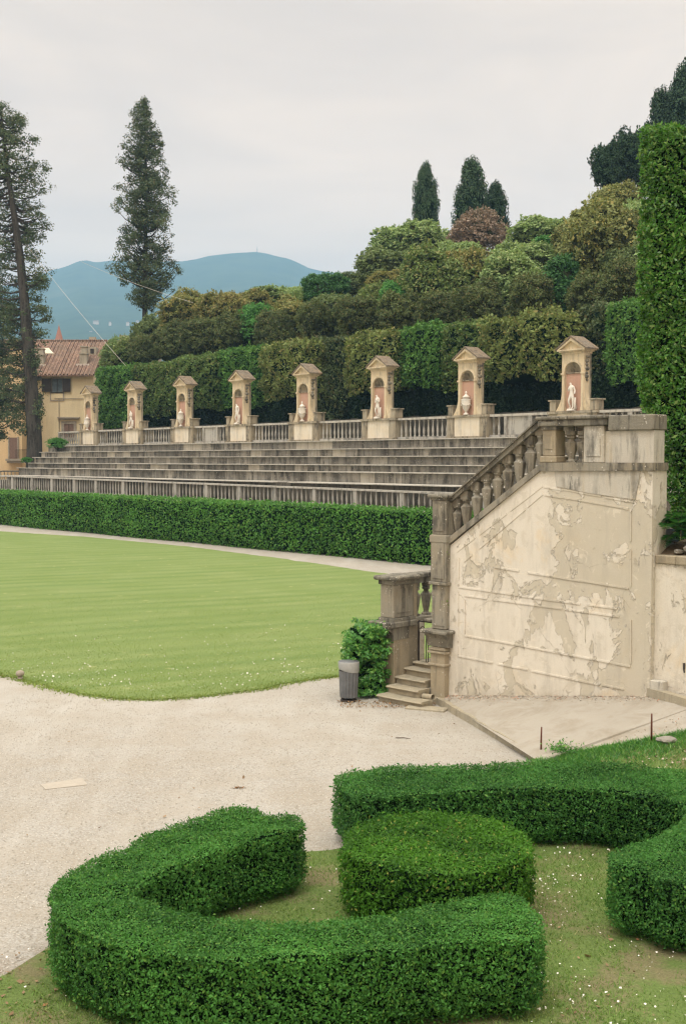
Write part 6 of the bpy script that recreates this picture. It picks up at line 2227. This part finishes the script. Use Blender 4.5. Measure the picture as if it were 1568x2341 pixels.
# outward normals for the rim faces
flip = ((np.abs(nm[:, 1]) < .5) & (((P - cen) * nm).sum(1) < 0)); nm[flip] *= -1
rimk = np.where(np.abs(nm[:, 1]) < .5, .35, 1.0)
P = P + nm * rimk[:, None] * (.07 * pn(P, 1.1, 4) + rgl.normal(size=len(P)) * .04 - .16 * np.clip(pn(P, .42, 8, 2), 0, 1) - .08 * rgl.random(len(P)) ** 2)[:, None]
LV = leaves(P, nm + np.array([0, -.1, .25]), .070, rgl, .65, .5, .4)
m2 = rgl.random(len(P)) < .25
LV = np.concatenate([LV, leaves(P[m2] + nm[m2] * .05, np.cross(nm[m2], rgl.normal(size=(m2.sum(), 3))), .09, rgl, .4, .42)])
ins = inset(Lr, .20)
BVv = [(p[0], dh + .20, p[1]) for p in ins] + [(p[0], dh + 2.1, p[1]) for p in ins]
BFf = [tuple(t_) for t_ in tessellate_polygon([[Vector((p[0], p[1], 0)) for p in ins]])]
BFf += [tuple(kL + i for i in reversed(t_)) for t_ in BFf]
BFf += [(j, (j + 1) % kL, (j + 1) % kL + kL, j + kL) for j in range(kL)]
me = join_raw('laurel_hedge', LV, (BVv, BFf), [M['laurel_leaf'], M['inner']])
o = link('laurel_hedge', me, None, WA.w(0, 0), WA.rot); tag(o, 'very tall clipped laurel hedge filling the right edge, taller than the niches', 'hedge')


# fern-leaved sapling hanging over the low wall
def fronds(name, label, origin, n_, L, seed, leafl, mat, spread, cat='plant', lean=(0, 0, 0)):
    rgf = np.random.default_rng(seed); rr = random.Random(seed)
    t = thing(name, label, cat, origin)
    st = MB(); P = []; T_ = []; Nn = []
    V = []
    for i in range(n_):
        an = rr.uniform(*spread); el = rr.uniform(-.1, .9)
        base = np.array([rr.uniform(-.15, .15), rr.uniform(-.1, .1), rr.uniform(0, .55)])
        d = np.array([math.cos(an) * math.cos(el), math.sin(an) * math.cos(el), math.sin(el)]) + np.array(lean)
        d /= np.linalg.norm(d)
        l = L * rr.uniform(.6, 1.15); pts = []
        for q in range(9):
            u = q / 8
            pts.append(base + d * l * u + np.array([0, 0, -.45 * l * u * u]))
        st.tube(pts, [.009 * (1 - .7 * q / 8) for q in range(9)], 4)
        side = np.cross(d, [0, 0, 1]); side /= np.linalg.norm(side) + 1e-9
        for q in range(2, 17):
            u = q / 16; k_ = u * 8; a_ = int(min(7, k_)); p = pts[a_] * (1 - (k_ - a_)) + pts[a_ + 1] * (k_ - a_)
            for s in (-1, 1):
                dr = side * s + d * .55 + np.array([0, 0, -.25 + rr.uniform(-.15, .15)]); dr /= np.linalg.norm(dr)
                ll = leafl * (.6 + .7 * math.sin(math.pi * u)) * rr.uniform(.8, 1.15)
                up_ = np.cross(dr, d); up_ /= np.linalg.norm(up_) + 1e-9; wv_ = np.cross(up_, dr) * ll * .17
                V += [p, p + dr * ll * .45 + wv_, p + dr * ll, p + dr * ll * .45 - wv_]
    st.build('stem', M['twig'], t)
    link('foliage', raw_mesh('foliage', np.array(V), 4, [M[mat]]), t)
    return t


pq = wp(1535, 1235, .5)
fronds('sapling', 'fern-leaved sapling with feathery fronds leaning out over the low wall', WA.w(pq[0] + .05, .75, pq[1] - .05), 34, .62, 5, .15, 'fern_leaf', (math.pi * .75, math.pi * 1.75), 'sapling')
fronds('sapling', 'second, darker feathery sapling at the very right edge on the low wall', WA.w(pq[0] + .65, .9, pq[1] + .1), 30, .70, 6, .16, 'fern_leaf', (math.pi * .7, math.pi * 1.9), 'sapling')
# dark ivy between the hedge foot and the soil
k = 22000
Q = np.column_stack([rgl.uniform(sR + .16, sR + 4.5, k), rgl.uniform(1.0, 1.7, k), rgl.uniform(zlt + .30, zlt + 2.7, k)])
me = raw_mesh('ivy', leaves(Q, np.tile([0, -1.0, .3], (k, 1)), .07, rgl, .8, .6), 4, [M['fern_leaf']])
o = link('ivy', me, None, WA.w(0, 0), WA.rot); tag(o, 'dark ivy undergrowth between the laurel hedge and the low wall', 'ivy', kind='stuff')

# small wall weeds
for (x, y, lab) in ((1020, 1262, 'small weed tuft growing from the joint high on the gate pillar'), (1017, 1372, 'smaller weed tuft growing low on the gate pillar side')):
    s, z = wp(x, y, -.05)
    k = 260
    Q = rgl.normal(size=(k, 3)) * np.array([.035, .03, .085]) + np.array([0, -.05, -.03])
    me = raw_mesh('wall_weed', leaves(Q, rgl.normal(size=(k, 3)), .035, rgl, .5, .5), 4, [M['grass_blade']])
    o = link('wall_weed', me, None, WA.w(s, -.02, z), WA.rot); tag(o, lab, 'weed')
# leafy weeds by the kerb end and in front of E hedge
for (x, y, r_, lab) in ((1300, 1722, .14, 'leafy weed beside the path by the first rusty rod'), (1275, 1716, .10, 'thin upright weed nearest the first rusty rod')):
    p = on_path(x, y); k = 300
    Q = rgl.normal(size=(k, 3)) * np.array([r_, r_ * .7, .07]); Q[:, 2] = np.abs(Q[:, 2])
    me = raw_mesh('path_weed', leaves(Q, rgl.normal(size=(k, 3)), .05, rgl, .5, .35), 4, [M['shrub_leaf']])
    o = link('path_weed', me, None, (p[0], p[1] - .05, bed_z(p[0], p[1]) + .01)); tag(o, lab, 'weed')

# laurel shrub beside the gate
pc = G(822, 1597); cS = WA.loc(pc)


def shrub_mesh():
    rgs = np.random.default_rng(12); P = []; Nn = []
    for _ in range(560):
        c = np.array([rgs.uniform(-.46, .44), rgs.uniform(-.42, .5), rgs.uniform(.05, 1.55)])
        lim = .50 - .10 * max(0, c[2] - 1.4)
        if c[2] > 1.35: c[0] = c[0] * .7 + .12
        k = 26; d_ = rgs.normal(size=(k, 3)); d_ /= np.linalg.norm(d_, axis=1)[:, None]; d_[:, 2] = np.abs(d_[:, 2]) * .8
        P.append(c + d_ * .13 * rgs.uniform(.3, 1.0, (k, 1))); Nn.append(d_ * .6 + np.array([0, -.5, .4]))
    P = np.concatenate(P); Nn = np.concatenate(Nn)
    return leaves(P, Nn, .075, rgs, .55, .42)


bmx = bmesh.new(); bmesh.ops.create_cube(bmx, size=1)
bmesh.ops.subdivide_edges(bmx, edges=bmx.edges[:], cuts=2, use_grid_fill=True)
bvv = np.array([((v.co.x * .62), v.co.y * .5 + .1, (v.co.z + .5) * 1.35 + .08) for v in bmx.verts]); bff = [tuple(v.index for v in f.verts) for f in bmx.faces]; bmx.free()
me = join_raw('laurel_shrub', shrub_mesh(), (bvv, bff), [M['shrub_leaf'], M['inner']])
o = link('laurel_shrub', me, None, (G(825, 1597)[0] + .12, G(825, 1597)[1] + .35, 0), .12); tag(o, 'glossy bright green laurel shrub between the bin and the gate pillar', 'shrub')

# waste bin
tb = G(797, 1600)
t = thing('waste_bin', 'grey fluted metal waste bin with a sagging rim, beside the shrub', 'bin', (tb[0], tb[1] - .12, 0), .1)
M['bin'] = plain('bin_metal', (.16, .17, .18), .55, .25, 5, .1, .4, .4)
M['bin_light'] = plain('bin_rim', (.33, .34, .33), .6, .2, 5, .1, .4, .2)
mb = MB(); V = []; seg = 64
lv = [(.180, .09), (.182, .12), (.205, .66)]
for (r, z) in lv:
    for k in range(seg):
        a = 2 * math.pi * k / seg; q = r * (1 + (.03 if (k // 2) % 2 else -.06)); V.append((q * math.cos(a), q * math.sin(a), z))
mb.add(V, [(i * seg + k, i * seg + (k + 1) % seg, (i + 1) * seg + (k + 1) % seg, (i + 1) * seg + k) for i in range(2) for k in range(seg)])
mb.build('body', M['bin'], t)
mb = MB(); V = []
for (r, z) in ((.212, .66), (.220, .68), (.225, .83), (.215, .85)):
    for k in range(32):
        a = 2 * math.pi * k / 32; dz = -.045 * math.cos(a + .5) if z < .7 else 0; V.append((r * math.cos(a), r * math.sin(a), z + dz))
mb.add(V, [(i * 32 + k, i * 32 + (k + 1) % 32, (i + 1) * 32 + (k + 1) % 32, (i + 1) * 32 + k) for i in range(3) for k in range(32)]); mb.build('rim', M['bin_light'], t, True)
mb = MB(); mb.lathe([(.212, .835), (.20, .855), (.02, .862)], 0, 0, 0, 24); mb.build('lid', M['bin'], t, True)
mb = MB(); mb.lathe([(.175, .0), (.18, .03), (.15, .05)], 0, 0, 0, 24)
for k in range(12):
    a = 2 * math.pi * k / 12; mb.tube([(.145 * math.cos(a), .145 * math.sin(a), .03), (.16 * math.cos(a), .16 * math.sin(a), .12)], .012, 5)
mb.build('foot', M['iron'], t)

# rods, twigs, small things on the ground
p = K1 + np.array([.03, .02, 0])
pr_ = on_path(1236, 1738)
mb = MB(); mb.tube([(0, 0, -.05), (0, 0, .28), (.005, 0, .52)], [.018, .016, .012], 6)
o = mb.build('iron_rod', M['rust'], None, True, (float(G(1236, 1738)[0]), float(G(1236, 1738)[1]), .05)); tag(o, 'upright rusty iron rod at the end of the long kerb', 'rod', 'rusty rods beside the path')
pr_ = on_path(1488, 1697)
mb = MB(); mb.tube([(0, 0, -.05), (0, 0, .25), (.0, 0, .47)], [.018, .016, .012], 6)
o = mb.build('iron_rod', M['rust'], None, True, (pr_[0], pr_[1], pr_[2])); tag(o, 'upright rusty iron rod farther up the path, left of the pale rock', 'rod', 'rusty rods beside the path')
p = G(920, 1689); mb = MB(); mb.tube([(-.13, .02, .015), (.02, 0, .02), (.14, -.03, .012)], [.006, .008, .004], 5)
o = mb.build('stick', M['twig'], None, True, (p[0], p[1], 0)); tag(o, 'thin brown stick lying alone on the gravel left of the kerb', 'stick')
p = G(545, 1802)
k = 60; Q = rgl.normal(size=(k, 3)) * np.array([.05, .02, .005]) + np.array([0, 0, .012])
me = raw_mesh('leaf_sprig', leaves(Q, np.tile([0, 0, 1.0], (k, 1)), .035, rgl, .5, .4), 4, [M['dead_leaf']])
o = link('leaf_sprig', me, None, tuple(p)); tag(o, 'small dark sprig of dead leaves on the gravel behind the hedge', 'sprig')
q = [G(x, y) for x, y in ((93, 1795), (105, 1806), (200, 1795), (190, 1780))]
cq = sum(q) / 4
mb = MB(); mb.add([(*(p_ - cq)[:2], .012) for p_ in q] + [(*(p_ - cq)[:2], -.03) for p_ in q], [(0, 1, 2, 3), (0, 4, 5, 1), (1, 5, 6, 2), (2, 6, 7, 3), (3, 7, 4, 0)])
M['slabm'] = plain('drain_slab', (.40, .365, .31), .9, .08, 10, .2)
o = mb.build('drain_slab', M['slabm'], None, False, (cq[0], cq[1], 0)); tag(o, 'pale flat slab sunk in the gravel at the left', 'slab')
p = G(47, 1553)
mb = MB(); mb.lathe([(.06, -.02), (.07, .03), (.05, .06)], 0, 0, 0, 12); mb.lathe([(.035, .061), (.085, .09), (.10, .14), (.08, .19), (.02, .215)], 0, 0, 0, 14)
o = mb.build('lawn_sprinkler', M['grey_trim'], None, True, tuple(p)); tag(o, 'small round grey sprinkler head at the corner of the lawn', 'sprinkler')

# ------------------------------------------------------------------ the air
mh, nth = newmat('haze')
pv = nth.nodes.new('ShaderNodeVolumePrincipled')
pv.inputs['Color'].default_value = (.38, .67, 1.0, 1)
pv.inputs['Density'].default_value = 0.00026
pv.inputs['Anisotropy'].default_value = 0.0
oo = nth.nodes.new('ShaderNodeOutputMaterial'); nth.links.new(pv.outputs[0], oo.inputs['Volume'])
mb = MB(); mb.box(-4600, 4600, -400, 4700, -2, 760)
o = mb.build('haze', mh); tag(o, 'blue summer haze lying over the far hills', 'haze', kind='stuff')
